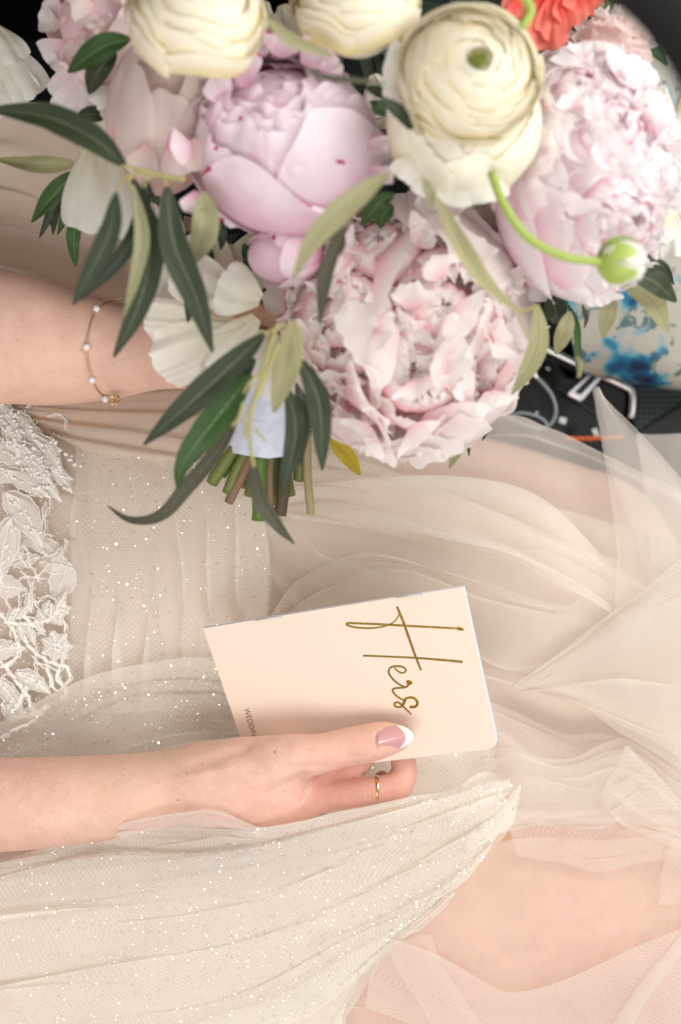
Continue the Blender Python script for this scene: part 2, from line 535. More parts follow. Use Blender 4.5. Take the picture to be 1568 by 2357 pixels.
    leg2 = s.chain([(-700, 1250, z0 - .03, 320), (300, 1240, z0 - .03, 310), (900, 1260, z0 - .035, 290), (1300, 1330, z0 - .055, 270)], .01)
    D = smin(leg, leg2, .02)
    tr = np.minimum(s.cone((-.53, -.34, .02), (-.53, .26, .02), .14, .14), s.cone((-.46, .02, .09), (-.50, .30, .09), .06, .08))
    D = smin(D, tr, .06)
    for yy, r_ in ((1852, 118), (772, 178)):
        zz = .047 if yy > 1000 else .088
        c = s.chain([(-310, yy, zz, r_ * .95), (-500, yy - 20, zz + .01, r_ * 1.05), (-900, yy, zz, r_ * 1.5)], .01)
        D = smin(D, c, .02)
    V3, F3 = surface_nets(D, s.lo, s.h)
    global SKIN
    from mathutils.bvhtree import BVHTree
    SKIN = BVHTree.FromPolygons([tuple(v) for v in np.vstack([V1, V2])], [tuple(f) for f in np.vstack([F1, F2 + len(V1)])])
    V = np.vstack([V1, V2, V3]); F = np.vstack([F1, F2 + len(V1), F3 + len(V1) + len(V2)])
    me = bpy.data.meshes.new('body')
    me.vertices.add(len(V)); me.vertices.foreach_set('co', V.astype(np.float32).ravel())
    me.loops.add(F.size); me.loops.foreach_set('vertex_index', F.ravel().astype(np.int32))
    me.polygons.add(len(F)); me.polygons.foreach_set('loop_start', (np.arange(len(F)) * 4).astype(np.int32))
    me.update(calc_edges=True); me.validate(); smooth(me)
    # redder skin at fingers, knuckles and the heel of the hand
    fl = np.zeros(len(V), np.float32)
    for (x, y, z, r, k) in ((905, 1800, .04, .016, 1), (820, 1815, .045, .018, .7), (830, 1715, .065, .016, .45), (760, 1790, .05, .02, .7),
                            (640, 1880, .045, .028, .45), (905, 1690, .06, .012, .5), (930, 1770, .036, .012, .6), (520, 1880, .03, .03, .4), (1340, 2090, .02, .03, .35)):
        c = np.array(W(x, y, z)); fl += k * np.exp(-((V - c) ** 2).sum(1) / r ** 2)
    at = me.attributes.new('flush', 'FLOAT', 'POINT'); at.data.foreach_set('value', np.clip(fl, 0, 1))
    return me

person = empty('person', (0, 0, 0), "seated woman in bridal gown with bare forearms, one hand pinching the booklet", "person")
link('body', build_body(), M_skin, person)

def skin_z(px, py, default=.05):
    d = (W(px, py, 0) - EYE).normalized()
    h = SKIN.ray_cast(EYE, d)[0]
    return h.z if h is not None else default
# thumb nail: french manicure
def nail():
    nu, nv = 50, 25
    P = np.zeros((nu, nv, 3)); 
    a = (871, 1705); b = (951, 1694)
    za = skin_z(880, 1704); zb = skin_z(915, 1698); print('nail', za, zb, skin_z(868,1818))
    for i in range(nu):
        t = i / (nu - 1)
        cx = a[0] + (b[0] - a[0]) * t; cy = a[1] + (b[1] - a[1]) * t - 3 * math.sin(math.pi * t)
        w = 27.5 * (min(1, math.sqrt(max(0, 1 - ((.20 - t) / .22) ** 2))) if t < .20 else (1 if t < .45 else math.sqrt(max(0.0, 1 - ((t - .45) / .56) ** 2.2))))
        w = max(w, .6)
        ang = -.15
        for j in range(nv):
            q = (j / (nv - 1)) * 2 - 1
            px = cx - math.sin(ang) * q * w; py = cy + math.cos(ang) * q * w
            z = za + .0012 + min(0, (zb - za) * .35) * t - .0046 * (q * w / 27.5) ** 2 - .0012 * t ** 2
            P[i, j] = W(px, py, z)
    me = grid_mesh('nail', P)
    m = NT('nail_lacquer'); uv = m.uv(); sp = m.n('ShaderNodeSeparateXYZ'); m.l(uv, sp.inputs[0])
    q = m.math('SUBTRACT', sp.outputs[1], .5)
    e = m.math('GREATER_THAN', m.math('SUBTRACT', sp.outputs[0], m.math('MULTIPLY', m.math('MULTIPLY', q, q), -.95)), .79)
    c = m.mix(e, lin(206, 152, 150), lin(234, 229, 226))
    return link('thumb_nail', me, m.done(m.bsdf(c, .09, 0, .6, None, Coat_Weight=.8, Coat_Roughness=.04)), person)
nail()
# ------------------------------------------------------------------ booklet
M_cover = simple('booklet_cover', lin(236, 217, 199), .5, 0, .35, .03, 900)
M_page = simple('booklet_page', lin(214, 222, 234), .6)
M_foil = simple('gold_foil', lin(172, 138, 54), .22, 1.0, .5, .12, 700)
M_brown = simple('brown_print', lin(130, 82, 42), .5)
M_steel = simple('staple_steel', (.55, .55, .56, 1), .28, 1.0)
M_gold = simple('rose_gold', lin(226, 184, 138), .16, 1.0)

def sheet_outline(dx=0.0, grow=1.0):
    """outline of the booklet in picture units, rounded at the outer bottom corner"""
    TL, TR, BR, BL = (467, 1446), (1066, 1350), (1147, 1722), (584, 1787)
    pts = [TL, TR]
    v1 = np.array([TR[0] - BR[0], TR[1] - BR[1]], float); v1 /= np.linalg.norm(v1)
    v2 = np.array([BL[0] - BR[0], BL[1] - BR[1]], float); v2 /= np.linalg.norm(v2)
    R = 30; B = np.array(BR, float)
    for k in range(9):
        t = k / 8
        p = (1 - t) ** 2 * (B + v1 * R) + 2 * t * (1 - t) * (B) + t * t * (B + v2 * R)
        pts.append(tuple(p))
    B = np.array(BL, float)
    for k in range(9):
        t = k / 8
        p = (1 - t) ** 2 * (B - v2 * R) + 2 * t * (1 - t) * B + t * t * (B + np.array([TL[0] - B[0], TL[1] - B[1]]) / 360 * R)
        pts.append(tuple(p))
    return pts

def slab(name, z0, z1, mat, parent, shift=(0, 0)):
    o = [(x + shift[0] * min(1, max(0, (x - 500) / 500)), y + shift[1]) for x, y in sheet_outline()]
    n = len(o)
    V = [book(x, y, z1) for x, y in o] + [book(x, y, z1) - BN * (z1 - z0) for x, y in o]
    F = [tuple(range(n))[::-1], tuple(range(n, 2 * n))]
    for i in range(n):
        j = (i + 1) % n
        F.append((i, j, n + j, n + i))
    me = mesh_from(name, V, F, False)
    ob = link(name, me, mat, parent)
    bv = ob.modifiers.new('b', 'BEVEL'); bv.width = .00012; bv.segments = 2
    return ob

bk = empty('vow_booklet', BK['TL'], "blush stapled wedding vow booklet with gold script, held by the thumb", "booklet")
put(slab('front_cover', -.0003, 0, M_cover, None), bk)
for k in range(5):
    put(slab('page', -.0003 - .00026 * (k + 1), -.00034 - .00026 * k, M_page, None, (1.6 + (k % 2) * .6 + .25 * k, .3)), bk)
put(slab('back_cover', -.0021, -.00175, M_cover, None, (2.5, .4)), bk)
for (x0, y0, x1, y1) in ((590, 1425.5, 646, 1418.5), (914, 1373.5, 970, 1366.5)):
    pts = [book(x0, y0 + 4, -.0004), book(x0, y0, .0002), book(x0 + 2, y0 - 1, .0005), book(x1 - 2, y1 - 1, .0005), book(x1, y1, .0002), book(x1, y1 + 4, -.0004)]
    put(link('staple', mesh_from('staple', *tube(pts, .0003, 6)), M_steel), bk)

# script lettering, foil stamped: strokes as flat ribbons of varying width
def zz(x, y):   # from the zoomed crop of the lettering
    return (784 + x * .5, 1254.4 + y * .5)
def strokes(name, S_, mat):
    V, F = [], []
    for pts, w0, w1, wm in S_:
        C = catmull_len([zz(*p) for p in pts], 10 * len(pts) + 4)
        n = len(C)
        for i in range(n):
            t = C[min(i + 1, n - 1)] - C[max(i - 1, 0)]; t = t / (np.linalg.norm(t) + 1e-9)
            q = i / (n - 1)
            w = 1.3 * (w0 * (1 - q) + w1 * q) + wm * math.sin(math.pi * q)
            nx, ny = -t[1] * w, t[0] * w
            c = C[i]
            V += [book(c[0] + nx, c[1] + ny, .00004), book(c[0] + nx * .6, c[1] + ny * .6, .00018), book(c[0] - nx * .6, c[1] - ny * .6, .00018), book(c[0] - nx, c[1] - ny, .00004)]
            if i:
                a = 4 * (i - 1) + base; b = 4 * i + base
                for k in range(3): F.append((a + k, a + k + 1, b + k + 1, b + k))
            else:
                base = len(V) - 4
    return link(name, mesh_from(name, V, F, False), mat)
HL = [  # capital letter: two long strokes and the joining stroke with its loop
    ([(568, 389), (545, 384), (530, 383), (440, 378), (300, 371), (180, 364), (60, 359), (30, 359), (32, 368), (75, 379), (140, 382), (200, 374), (245, 354), (268, 322), (266, 300), (259, 284)], 1.6, 1.0, .8),
    ([(540, 381), (560, 387)], 3.0, 3.2, .4),
    ([(561, 540), (540, 535), (360, 520), (220, 513), (120, 509), (104, 509)], 2.2, 1.7, -.3),
    ([(260, 282), (268, 300), (290, 355), (320, 440), (345, 510), (371, 576)], 2.0, 1.6, .6)]
ER = [([(248, 565), (262, 578), (280, 588), (296, 585), (301, 574), (290, 562), (262, 557), (235, 561), (223, 575), (226, 596), (250, 625), (282, 647), (305, 652), (312, 640), (304, 630)], 1.3, 1.4, .5),
      ([(304, 630), (316, 627), (325, 632), (318, 638), (308, 632)], 2.4, 2.0, .6),
      ([(312, 640), (300, 655), (270, 657), (248, 660), (240, 668), (248, 684), (270, 703), (296, 715), (300, 722)], 1.3, 1.4, .5),
      ([(300, 700), (296, 722), (284, 742), (262, 745), (249, 737), (250, 727), (266, 724), (284, 738), (305, 758), (328, 780)], 1.4, 1.2, .6),
      ([(284, 742), (292, 718), (308, 704), (332, 702), (350, 714), (354, 732), (342, 744), (326, 745), (320, 741)], 1.3, 2.2, .6)]
put(strokes('foil_lettering', HL + ER, M_foil), bk)

# small print running down the left side
fc = bpy.data.curves.new('print', 'FONT'); fc.body = "WEDDING VOWS"; fc.size = 1.0; fc.space_character = 1.04
fo = bpy.data.objects.new('tmp_print', fc); sc.collection.objects.link(fo)
bpy.context.view_layer.update()
me = bpy.data.meshes.new_from_object(fo.evaluated_get(bpy.context.evaluated_depsgraph_get()))
bpy.data.objects.remove(fo)
hgt = 12.0 / .70; wid = (1712 - 1629) / 4.86
A = np.array([561.5, 1631.0]); along = np.array([.285, .958]); upd = np.array([.98, -.16])
wd = max(v.co.x for v in me.vertices)
for v in me.vertices:
    q = A + along * (v.co.x / wd * 131) + upd * (v.co.y * hgt)
    v.co = book(q[0], q[1], .00008)
me.name = 'small_print'
put(link('small_print', me, M_brown), bk)

# ------------------------------------------------------------------ finger ring
def ring():
    c = W(868, 1818, .039); r = ru(32.0, .039)
    ax = (W(925, 1810, .038) - W(800, 1824, .040)).normalized()
    ax = (ax + Vector((0, -.10, .06))).normalized()
    e1 = ax.cross(Vector((0, 0, 1))).normalized(); e2 = ax.cross(e1).normalized()
    nu, nv = 64, 10
    P = np.zeros((nu, nv + 1, 3))
    for i in range(nu):
        a = 2 * math.pi * i / nu
        d = e1 * math.cos(a) + e2 * math.sin(a)
        for j in range(nv + 1):
            b = 2 * math.pi * j / nv
            P[i, j] = c + d * (r + .00045 * math.cos(b)) + ax * .00095 * math.sin(b)
    return link('finger_ring', grid_mesh('finger_ring', P, closed_u=True), M_gold)
fr = ring(); fr['label'] = "thin plain gold band around the curled finger below the booklet"; fr['category'] = "ring"

# ------------------------------------------------------------------ bracelet
M_pearl = NT('pearl'); _p = M_pearl
M_pearl = _p.done(_p.bsdf(lin(232, 222, 222), .12, 0, .6, None, Coat_Weight=.6, Sheen_Weight=.2, Subsurface_Weight=.0))
br = empty('pearl_bracelet', W(205, 800, .11), "fine gold chain bracelet with white pearls around the upper forearm", "bracelet")
def armtop(px, py, extra=.0):
    return skin_z(px, py, .088) + extra
path = [(282, 686), (262, 690), (240, 698), (222, 710), (210, 740), (203, 770), (199, 798), (202, 825), (207, 850), (212, 874), (225, 898), (238, 912), (250, 921), (262, 921)]
C = catmull_len(path, 150)
zz_ = np.array([armtop(x, y, .0008) for x, y in C]); zz_ = np.convolve(np.pad(zz_, 3, 'edge'), np.ones(7) / 7, 'valid')
cp = [W(x, y, z) for (x, y), z in zip(C, zz_)]
mb = MB()
rope = []
for k in range(2):   # two strands twisted together
    rr = .00024
    for i, p in enumerate(cp):
        an = i * 1.25 + k * math.pi
        rope.append(p + Vector((math.cos(an) * rr, math.sin(an) * rr * .5, math.sin(an) * rr)))
    mb.add(tube(rope[k * len(cp):], .00022, 5))
put(link('chain', mb.mesh('chain'), M_gold), br)
pm = None
for (x, y) in ((222, 710), (199, 798), (212, 874), (243, 918)):
    p = W(x, y, max(.085, armtop(x, y - (8 if y > 900 else 0), .0012)))
    if pm is None: pm = mesh_from('pearl', *sphere_vf((0, 0, 0), .00175, 20, 12))
    o = link('pearl', pm, M_pearl); o.location = p; put(o, br)
for (x, y, a) in ((258, 921, .6), (268, 919, -.4)):
    p = W(x, y, .098)
    pts = [p + Vector((.0012 * math.cos(t), .0022 * math.sin(t) * math.cos(a), .0022 * math.sin(t) * math.sin(a))) for t in np.linspace(0, 2 * math.pi, 17)]
    put(link('clasp', mesh_from('clasp', *tube(pts, .00055, 6)), M_gold), br)
# ------------------------------------------------------------------ gown
M_lining = simple('lining_satin', lin(228, 211, 197), .6, 0, .3, .05, 300, .12)
T_plain = tulle_mat('tulle_plain', lin(242, 235, 225), .30, .0012, .07, .38)
T_dense = tulle_mat('tulle_dense', lin(242, 235, 225), .42, .0012, .07, .38)
T_sheer = tulle_mat('tulle_sheer', lin(242, 235, 226), .22, .0013, .08, .38)
T_glit = tulle_mat('tulle_glitter', lin(249, 245, 235), .47, .0014, .11, .36)
T_net = tulle_mat('tulle_net', lin(242, 235, 226), .34, .0016, .12, .38)
T_grey = tulle_mat('tulle_beige', lin(242, 228, 210), .45, .0012, .07, .35)  # warmer beige tulle for the sheet near the raised arm

gown = empty('wedding_dress', (0, 0, 0), "ivory and blush tulle wedding gown with glitter and beaded lace spread over the lap", "dress")

def sheet(name, rails, nu, nv, mat, folds=(), rough=.8, seed=0, absz=False, fine=1.0, fade=True, label=None, keep=False):
    """rails: curves in picture units [(px,py,z_mm)], u runs along a rail, v across the rails.
       folds: (count, height_mm, shear, wander) leaning pleats that run along u"""
    R = np.stack([catmull_len(r, nu) for r in rails], 0)             # (k,nu,3)
    vs = np.linspace(0, 1, nv)
    k = len(rails)
    D = np.zeros((nu, 400, 3))
    for i in range(nu):
        D[i] = catmull(R[:, i], 400)
    uu = np.linspace(0, 1, nu)[:, None] * np.ones((1, nv)); vv = vs[None] * np.ones((nu, 1))
    dz = np.zeros((nu, nv)); dv = np.zeros((nu, nv))
    L = np.linalg.norm(D[:, -1, :2] - D[:, 0, :2], axis=1).mean() * S * 1000      # mm across
    for q, (cnt, hgt, shear, wander) in enumerate(folds):
        ph = 2 * np.pi * (cnt * (vv + wander * vnoise2(vv * 2.3 + 5, uu * 2.0 + 3, seed + q)))
        amp = .55 + .55 * vnoise2(vv * cnt * .6 + 9, uu * 2.4, seed + 10 + q)
        h = np.sin(ph) * amp
        dz += hgt * h
        dv += -shear * h / (2 * np.pi * cnt)
    if fade:
        e = np.clip(np.minimum(vv, 1 - vv) * 14, 0, 1); dv *= e
    # slack and crumple
    cr = vnoise2(uu * 6 + 2, vv * 6, seed + 30) * .6 + vnoise2(uu * 13, vv * 13 + 4, seed + 31) * .25
    dz += rough * cr
    t = np.clip(vv + dv, 0, 1) * 399
    i0 = np.minimum(t.astype(int), 398); f = (t - i0)[..., None]
    I = np.arange(nu)[:, None]
    Q = D[I, i0] * (1 - f) + D[I, i0 + 1] * f
    px = Q[..., 0] + 3.0 * vnoise2(uu * 7, vv * 7, seed + 40); py = Q[..., 1] + 3.0 * vnoise2(uu * 7, vv * 7 + 9, seed + 41)
    z = Q[..., 2] / 1000 + dz / 1000
    if not absz: z = z + lap(px, py)
    P = Wn(px, py, z)
    # metric uv so the net keeps its size
    du = np.r_[0, np.cumsum(np.linalg.norm(np.diff(P[:, nv // 2], axis=0), axis=1))]
    dvv = np.r_[0, np.cumsum(np.linalg.norm(np.diff(P[nu // 2], axis=0), axis=1))]
    UV = np.stack(np.broadcast_arrays(du[:, None], dvv[None]), -1)
    me = grid_mesh(name, P, UV)
    o = link(name, me, mat, gown)
    if label: o['label'] = label
    o['_P'] = 0
    del o['_P']
    return o, P

def sequins(parent, P, count, seed=0, size=(.00019, .00045), clump=.5):
    r = np.random.default_rng(900 + seed)
    nu, nv = P.shape[:2]
    V, F = [], []
    tries = 0; n = 0
    lim = W(0, 0, .02); xm = abs(lim.x) + .01; ym = abs(lim.y) + .01
    cx = r.uniform(0, 1, (9, 2))
    while n < count and tries < count * 14:
        tries += 1
        u, v = r.uniform(0.004, .996, 2)
        d = np.min(np.hypot(cx[:, 0] - u, (cx[:, 1] - v)))
        if r.uniform() > 1 - clump + clump * math.exp(-(d / .13) ** 2): continue
        a = u * (nu - 1); b = v * (nv - 1); i = min(int(a), nu - 2); j = min(int(b), nv - 2)
        fa, fb = a - i, b - j
        p = P[i, j] * (1 - fa) * (1 - fb) + P[i + 1, j] * fa * (1 - fb) + P[i, j + 1] * (1 - fa) * fb + P[i + 1, j + 1] * fa * fb
        if abs(p[0]) > xm or abs(p[1]) > ym: continue
        nn = np.cross(P[i + 1, j] - P[i, j], P[i, j + 1] - P[i, j]); L = np.linalg.norm(nn)
        if L < 1e-12: continue
        nn = nn / L
        if nn[2] < 0: nn = -nn
        m = nn + r.normal(0, .6, 3); m /= np.linalg.norm(m)
        p = p + nn * .0004
        e1 = np.cross(m, [.3, .9, .1]); e1 /= np.linalg.norm(e1); e2 = np.cross(m, e1)
        s = (size[0] * .8 + (size[1] * 1.05 - size[0] * .8) * r.uniform() ** 2.2) * (1.5 if r.uniform() < .06 else 1)
        o = len(V)
        for q in range(6):
            an = math.pi * q / 3
            V.append(p + (e1 * math.cos(an) + e2 * math.sin(an)) * s)
        F.append(tuple(range(o, o + 6))); n += 1
    o = link('sequin', mesh_from('sequin', V, F, False), M_sequin, parent)
    o['kind'] = 'stuff'
    return o
_m = NT('sequin_foil'); _oi = _m.noise(_m.obj(), 1500, 1)
M_sequin = _m.done(_m.bsdf(_m.ramp(_oi, [(.35, lin(235, 232, 226)), (.62, lin(255, 252, 246)), (.75, lin(190, 180, 170))]), .22, .75, .6, None))

# opaque lining under everything
sheet('lining', [
    [(-120, 900, -2), (300, 915, 0), (620, 990, -1), (900, 1080, -1), (1250, 1160, -2), (1700, 1290, -2)],
    [(-120, 1300, -2), (300, 1300, 0), (620, 1300, 0), (900, 1350, 0), (1250, 1400, 0), (1700, 1490, 0)],
    [(-120, 1700, -3), (300, 1700, 0), (620, 1680, 0), (900, 1660, -4), (1280, 1680, -20), (1700, 1740, -10)],
    [(-120, 2080, -2), (300, 2050, 2), (620, 1990, 2), (900, 1930, 1), (1150, 1875, -2), (1700, 1835, -9)],
    [(-120, 2290, 0), (300, 2250, 2), (620, 2150, 4), (820, 2070, 4), (1010, 1990, 0), (1170, 1905, -6), (1700, 1880, -16)],
    [(-120, 2520, 0), (300, 2500, 1), (640, 2500, 2), (770, 2380, 3), (930, 2150, -6), (1160, 1950, -16), (1700, 1950, -26)],
], 160, 160, M_lining, [(5, 2.0, .7, .12), (11, .8, .6, .1)], 1.6, 3)

# plain tulle on the right, folds running down to the right
sheet('tulle_layer', [
    [(430, 1080, 5), (700, 1000, 8), (1130, 952, 9), (1262, 985, 9), (1372, 1036, 10), (1640, 1165, 10)],
    [(480, 1130, 6), (760, 1075, 10), (1080, 1060, 8), (1330, 1120, 8), (1680, 1290, 8)],
    [(520, 1180, 6), (760, 1160, 11), (1060, 1215, 9), (1330, 1330, 7), (1680, 1480, 6)],
    [(560, 1250, 5), (760, 1290, 9), (1000, 1370, 7), (1250, 1440, 5), (1680, 1600, 4)],
    [(600, 1400, 3), (760, 1440, 4), (1000, 1520, 4), (1200, 1585, 4), (1680, 1720, 4)],
], 260, 260, T_dense, [(2.3, 7.0, 1.4, .2), (5.5, 2.0, 1.3, .18)], 2.4, 5)
sheet('tulle_layer', [
    [(620, 1060, 12), (760, 1040, 16), (1000, 1120, 15), (1330, 1260, 13), (1700, 1480, 10)],
    [(640, 1140, 12), (780, 1120, 17), (1000, 1190, 15), (1320, 1320, 11), (1560, 1480, 8)],
    [(660, 1180, 13), (800, 1200, 18), (1000, 1235, 20), (1180, 1280, 19), (1330, 1368, 14)],
    [(670, 1196, 9), (830, 1216, 15), (1050, 1262, 18), (1192, 1292, 17), (1335, 1376, 12)],
], 220, 160, T_plain, [(1.9, 7.0, 1.4, .14), (5, 1.6, 1.1, .14)], 1.4, 8, fade=False)
sheet('tulle_layer', [
    [(620, 1420, 6), (690, 1330, 10), (840, 1270, 13), (1010, 1308, 13), (1160, 1356, 13), (1295, 1392, 12), (1338, 1372, 12)],
    [(640, 1460, 6), (760, 1380, 10), (930, 1330, 12), (1120, 1400, 9), (1330, 1440, 6)],
    [(680, 1560, 4), (860, 1490, 6), (1040, 1480, 8), (1200, 1560, 6), (1330, 1540, 4)],
], 160, 120, T_plain, [(2.1, 5.0, 1.4, .14), (5, 1.2, 1.0, .12)], 1.4, 9, fade=False)
# tall folded point standing up against the console
sheet('tulle_point', [
    [(1371, 893, 34), (1374, 920, 33), (1384, 1020, 28), (1412, 1180, 24), (1419, 1300, 20), (1414, 1450, 16), (1424, 1590, 12)],
    [(1376, 890, 38), (1390, 925, 36), (1450, 1040, 30), (1510, 1200, 26), (1540, 1340, 22), (1540, 1480, 18), (1530, 1640, 14)],
    [(1381, 893, 36), (1402, 922, 34), (1490, 1010, 30), (1590, 1130, 26), (1680, 1260, 22), (1700, 1500, 18), (1690, 1700, 14)],
], 160, 90, T_plain, [(1.2, 1.5, .5, .05)], .4, 12)
sheet('tulle_point', [
    [(1366, 897, 20), (1372, 940, 20), (1400, 1060, 18), (1450, 1200, 16), (1500, 1350, 12)],
    [(1378, 897, 20), (1420, 950, 20), (1500, 1040, 18), (1600, 1160, 16), (1700, 1300, 12)],
], 60, 40, T_sheer, [], .3, 13)
sheet('tulle_layer', [
    [(1466, 1000, 4), (1520, 997, 5), (1700, 1000, 6)],
    [(1480, 1100, 6), (1560, 1120, 8), (1700, 1140, 8)],
    [(1500, 1300, 8), (1580, 1320, 8), (1700, 1340, 8)],
], 60, 60, T_dense, [(1.5, 1.5, .7, .1)], .4, 14)
# broad smooth sheet lower right, its edge a long diagonal
sheet('tulle_layer', [
    [(1180, 1580, 9), (1290, 1495, 15), (1420, 1392, 21), (1580, 1270, 24), (1720, 1160, 24)],
    [(1186, 1588, 9), (1310, 1540, 15), (1440, 1475, 21), (1600, 1400, 24), (1720, 1340, 24)],
    [(1196, 1592, 8), (1310, 1580, 14), (1430, 1580, 19), (1590, 1590, 21), (1720, 1600, 22)],
    [(1210, 1595, 7), (1290, 1590, 12), (1345, 1627, 14), (1460, 1706, 15), (1700, 1850, 15)],
], 200, 140, T_dense, [(1.6, 4.0, 1.0, .14), (5, .9, .8, .12)], 1.2, 15, fade=False)
sheet('tulle_layer', [
    [(1230, 1575, 12), (1400, 1460, 22), (1700, 1290, 27)],
    [(1260, 1590, 12), (1440, 1560, 21), (1700, 1500, 25)],
    [(1300, 1604, 12), (1440, 1690, 17), (1700, 1840, 18)],
], 90, 80, T_sheer, [(2.4, 1.6, 1.2, .12)], .5, 16, fade=False)
# crumpled folds between the booklet and the knee
sheet('tulle_layer', [
    [(1122, 1612, 2), (1200, 1640, -4), (1300, 1690, -8), (1430, 1700, 0), (1700, 1860, 6)],
    [(1120, 1650, 2), (1210, 1680, -2), (1320, 1712, -5), (1420, 1722, 2), (1700, 1900, 6)],
    [(1115, 1720, 3), (1210, 1750, 3), (1320, 1750, 3), (1400, 1716, 4), (1520, 1770, 4), (1700, 1930, 5)],
], 130, 90, T_net, [(2.0, 3.0, 1.2, .22)], 1.6, 17, fade=False)
sheet('tulle_layer', [
    [(1130, 1700, 3), (1160, 1682, 8), (1240, 1738, 9), (1320, 1742, 9), (1400, 1705, 9), (1470, 1712, 9), (1700, 1870, 9)],
    [(1130, 1790, 6), (1220, 1800, 9), (1330, 1800, 9), (1450, 1790, 8), (1700, 1950, 9)],
    [(1160, 1880, 6), (1250, 1870, 6), (1350, 1880, 8), (1480, 1870, 8), (1700, 2000, 9)],
    [(1190, 1972, 6), (1290, 1985, 5), (1380, 2006, 5), (1480, 1985, 6), (1700, 1950, 6)],
], 220, 150, T_net, [(2.6, 3.6, 1.5, .22), (6, 1.4, 1.3, .16)], 2.2, 18, fade=False)
sheet('tulle_layer', [
    [(1450, 1700, 12), (1520, 1790, 12), (1600, 1870, 10), (1700, 1900, 10)],
    [(1400, 1800, 12), (1460, 1860, 12), (1530, 1900, 12), (1700, 1960, 10)],
    [(1380, 1830, 8), (1430, 1900, 8), (1500, 1930, 9), (1700, 2010, 9)],
], 90, 70, T_net, [(2.2, 3.0, 1.3, .12)], .8, 19, fade=False)
sheet('tulle_layer', [
    [(1120, 1760, 12), (1190, 1730, 13), (1300, 1760, 13), (1440, 1730, 13)],
    [(1180, 1850, 11), (1280, 1840, 12), (1380, 1850, 12), (1460, 1800, 12)],
    [(1220, 1900, 8), (1300, 1910, 9), (1400, 1900, 9), (1500, 1850, 9)],
], 90, 70, T_sheer, [(3, 2.2, 1.3, .15)], .8, 20, fade=False)
# very sheer net over the knee
sheet('knee_tulle', [
    [(1000, 1990, 8), (1200, 1930, 8), (1400, 1930, 8), (1700, 1900, 8)],
    [(930, 2100, 8), (1150, 2070, 9), (1400, 2080, 9), (1700, 2050, 9)],
    [(800, 2240, 8), (1100, 2230, 9), (1400, 2230, 9), (1700, 2200, 9)],
    [(700, 2440, 7), (1000, 2450, 8), (1400, 2440, 8), (1700, 2430, 8)],
], 160, 160, T_plain, [(2.5, 2.0, 1.2, .2), (6, .5, .8, .1)], 1.2, 21)
sheet('knee_tulle', [
    [(870, 2140, 12), (1000, 2190, 12), (1120, 2265, 12), (1180, 2285, 13), (1280, 2262, 14), (1420, 2200, 14), (1700, 2080, 14)],
    [(860, 2200, 12), (1000, 2260, 12), (1130, 2320, 11), (1280, 2330, 12), (1450, 2300, 12), (1700, 2200, 12)],
    [(840, 2330, 10), (1000, 2380, 10), (1150, 2420, 10), (1300, 2440, 10), (1500, 2430, 10), (1700, 2400, 10)],
], 180, 120, T_net, [(1.4, 2.2, 1.2, .12)], 1.0, 22, fade=False)
for i, (rl, m_) in enumerate([
    ([[(1660, 2020, 16), (1560, 2160, 17), (1470, 2270, 17), (1390, 2390, 16)], [(1690, 2030, 16), (1590, 2170, 18), (1500, 2290, 18), (1440, 2400, 16)]], T_plain),
    ([[(990, 2150, 13), (1020, 2230, 13), (1090, 2330, 13), (1150, 2400, 12)], [(890, 2170, 13), (930, 2260, 13), (980, 2340, 13), (1020, 2400, 12)]], T_sheer),
    ([[(1540, 1930, 12), (1525, 2000, 13), (1515, 2080, 12)], [(1700, 1930, 12), (1600, 2000, 13), (1560, 2080, 12)]], T_sheer),
]):
    sheet('tulle_fold', rl, 70, 26, m_, [(1, 1.2, 1.2, .02)], .3, 50 + i, fade=False)

# smooth tulle flowing from under the raised arm past the stems
sheet('tulle_layer', [
    [(-100, 880, 10), (100, 905, 12), (300, 890, 14), (520, 860, 14), (760, 900, 12), (1000, 960, 10)],
    [(-100, 915, 8), (60, 940, 12), (250, 950, 15), (480, 960, 15), (740, 985, 13), (1000, 1030, 11)],
    [(-80, 930, 6), (100, 975, 10), (250, 1000, 14), (420, 1030, 15), (650, 1060, 12), (900, 1120, 10)],
    [(40, 935, 4), (160, 1020, 10), (300, 1060, 12), (470, 1080, 12), (640, 1130, 10), (820, 1200, 8)],
], 200, 120, T_grey, [(3.4, 2.6, 1.1, .13), (8, .8, .6, .1)], .8, 24, fade=False)
sheet('tulle_layer', [
    [(600, 1050, 8), (700, 1100, 12), (820, 1150, 13), (960, 1210, 11)],
    [(600, 1160, 7), (680, 1230, 9), (780, 1290, 9), (960, 1330, 8)],
    [(610, 1300, 5), (660, 1370, 6), (740, 1440, 5), (960, 1460, 4)],
], 90, 80, T_plain, [(2.2, 3.0, 1.3, .12)], .8, 25)

# glitter tulle: pleated panel
o, P = sheet('glitter_tulle', [
    [(178, 1030, 10), (172, 1120, 11), (160, 1200, 11), (168, 1320, 11), (160, 1450, 10), (140, 1640, 6)],
    [(270, 1040, 13), (262, 1120, 14), (265, 1300, 15), (275, 1450, 13), (285, 1640, 7)],
    [(370, 1050, 14), (385, 1150, 16), (392, 1320, 16), (395, 1450, 13), (390, 1640, 7)],
    [(470, 1060, 13), (500, 1150, 15), (510, 1320, 15), (505, 1460, 12), (490, 1640, 7)],
    [(545, 1050, 10), (598, 1150, 13), (623, 1310, 13), (612, 1450, 10), (560, 1640, 5)],
], 200, 420, T_glit, [(5.4, 2.6, 1.4, .13), (11, .9, 1.2, .09)], 1.2, 27)
sequins(o, P, 3200, 1, clump=.45)
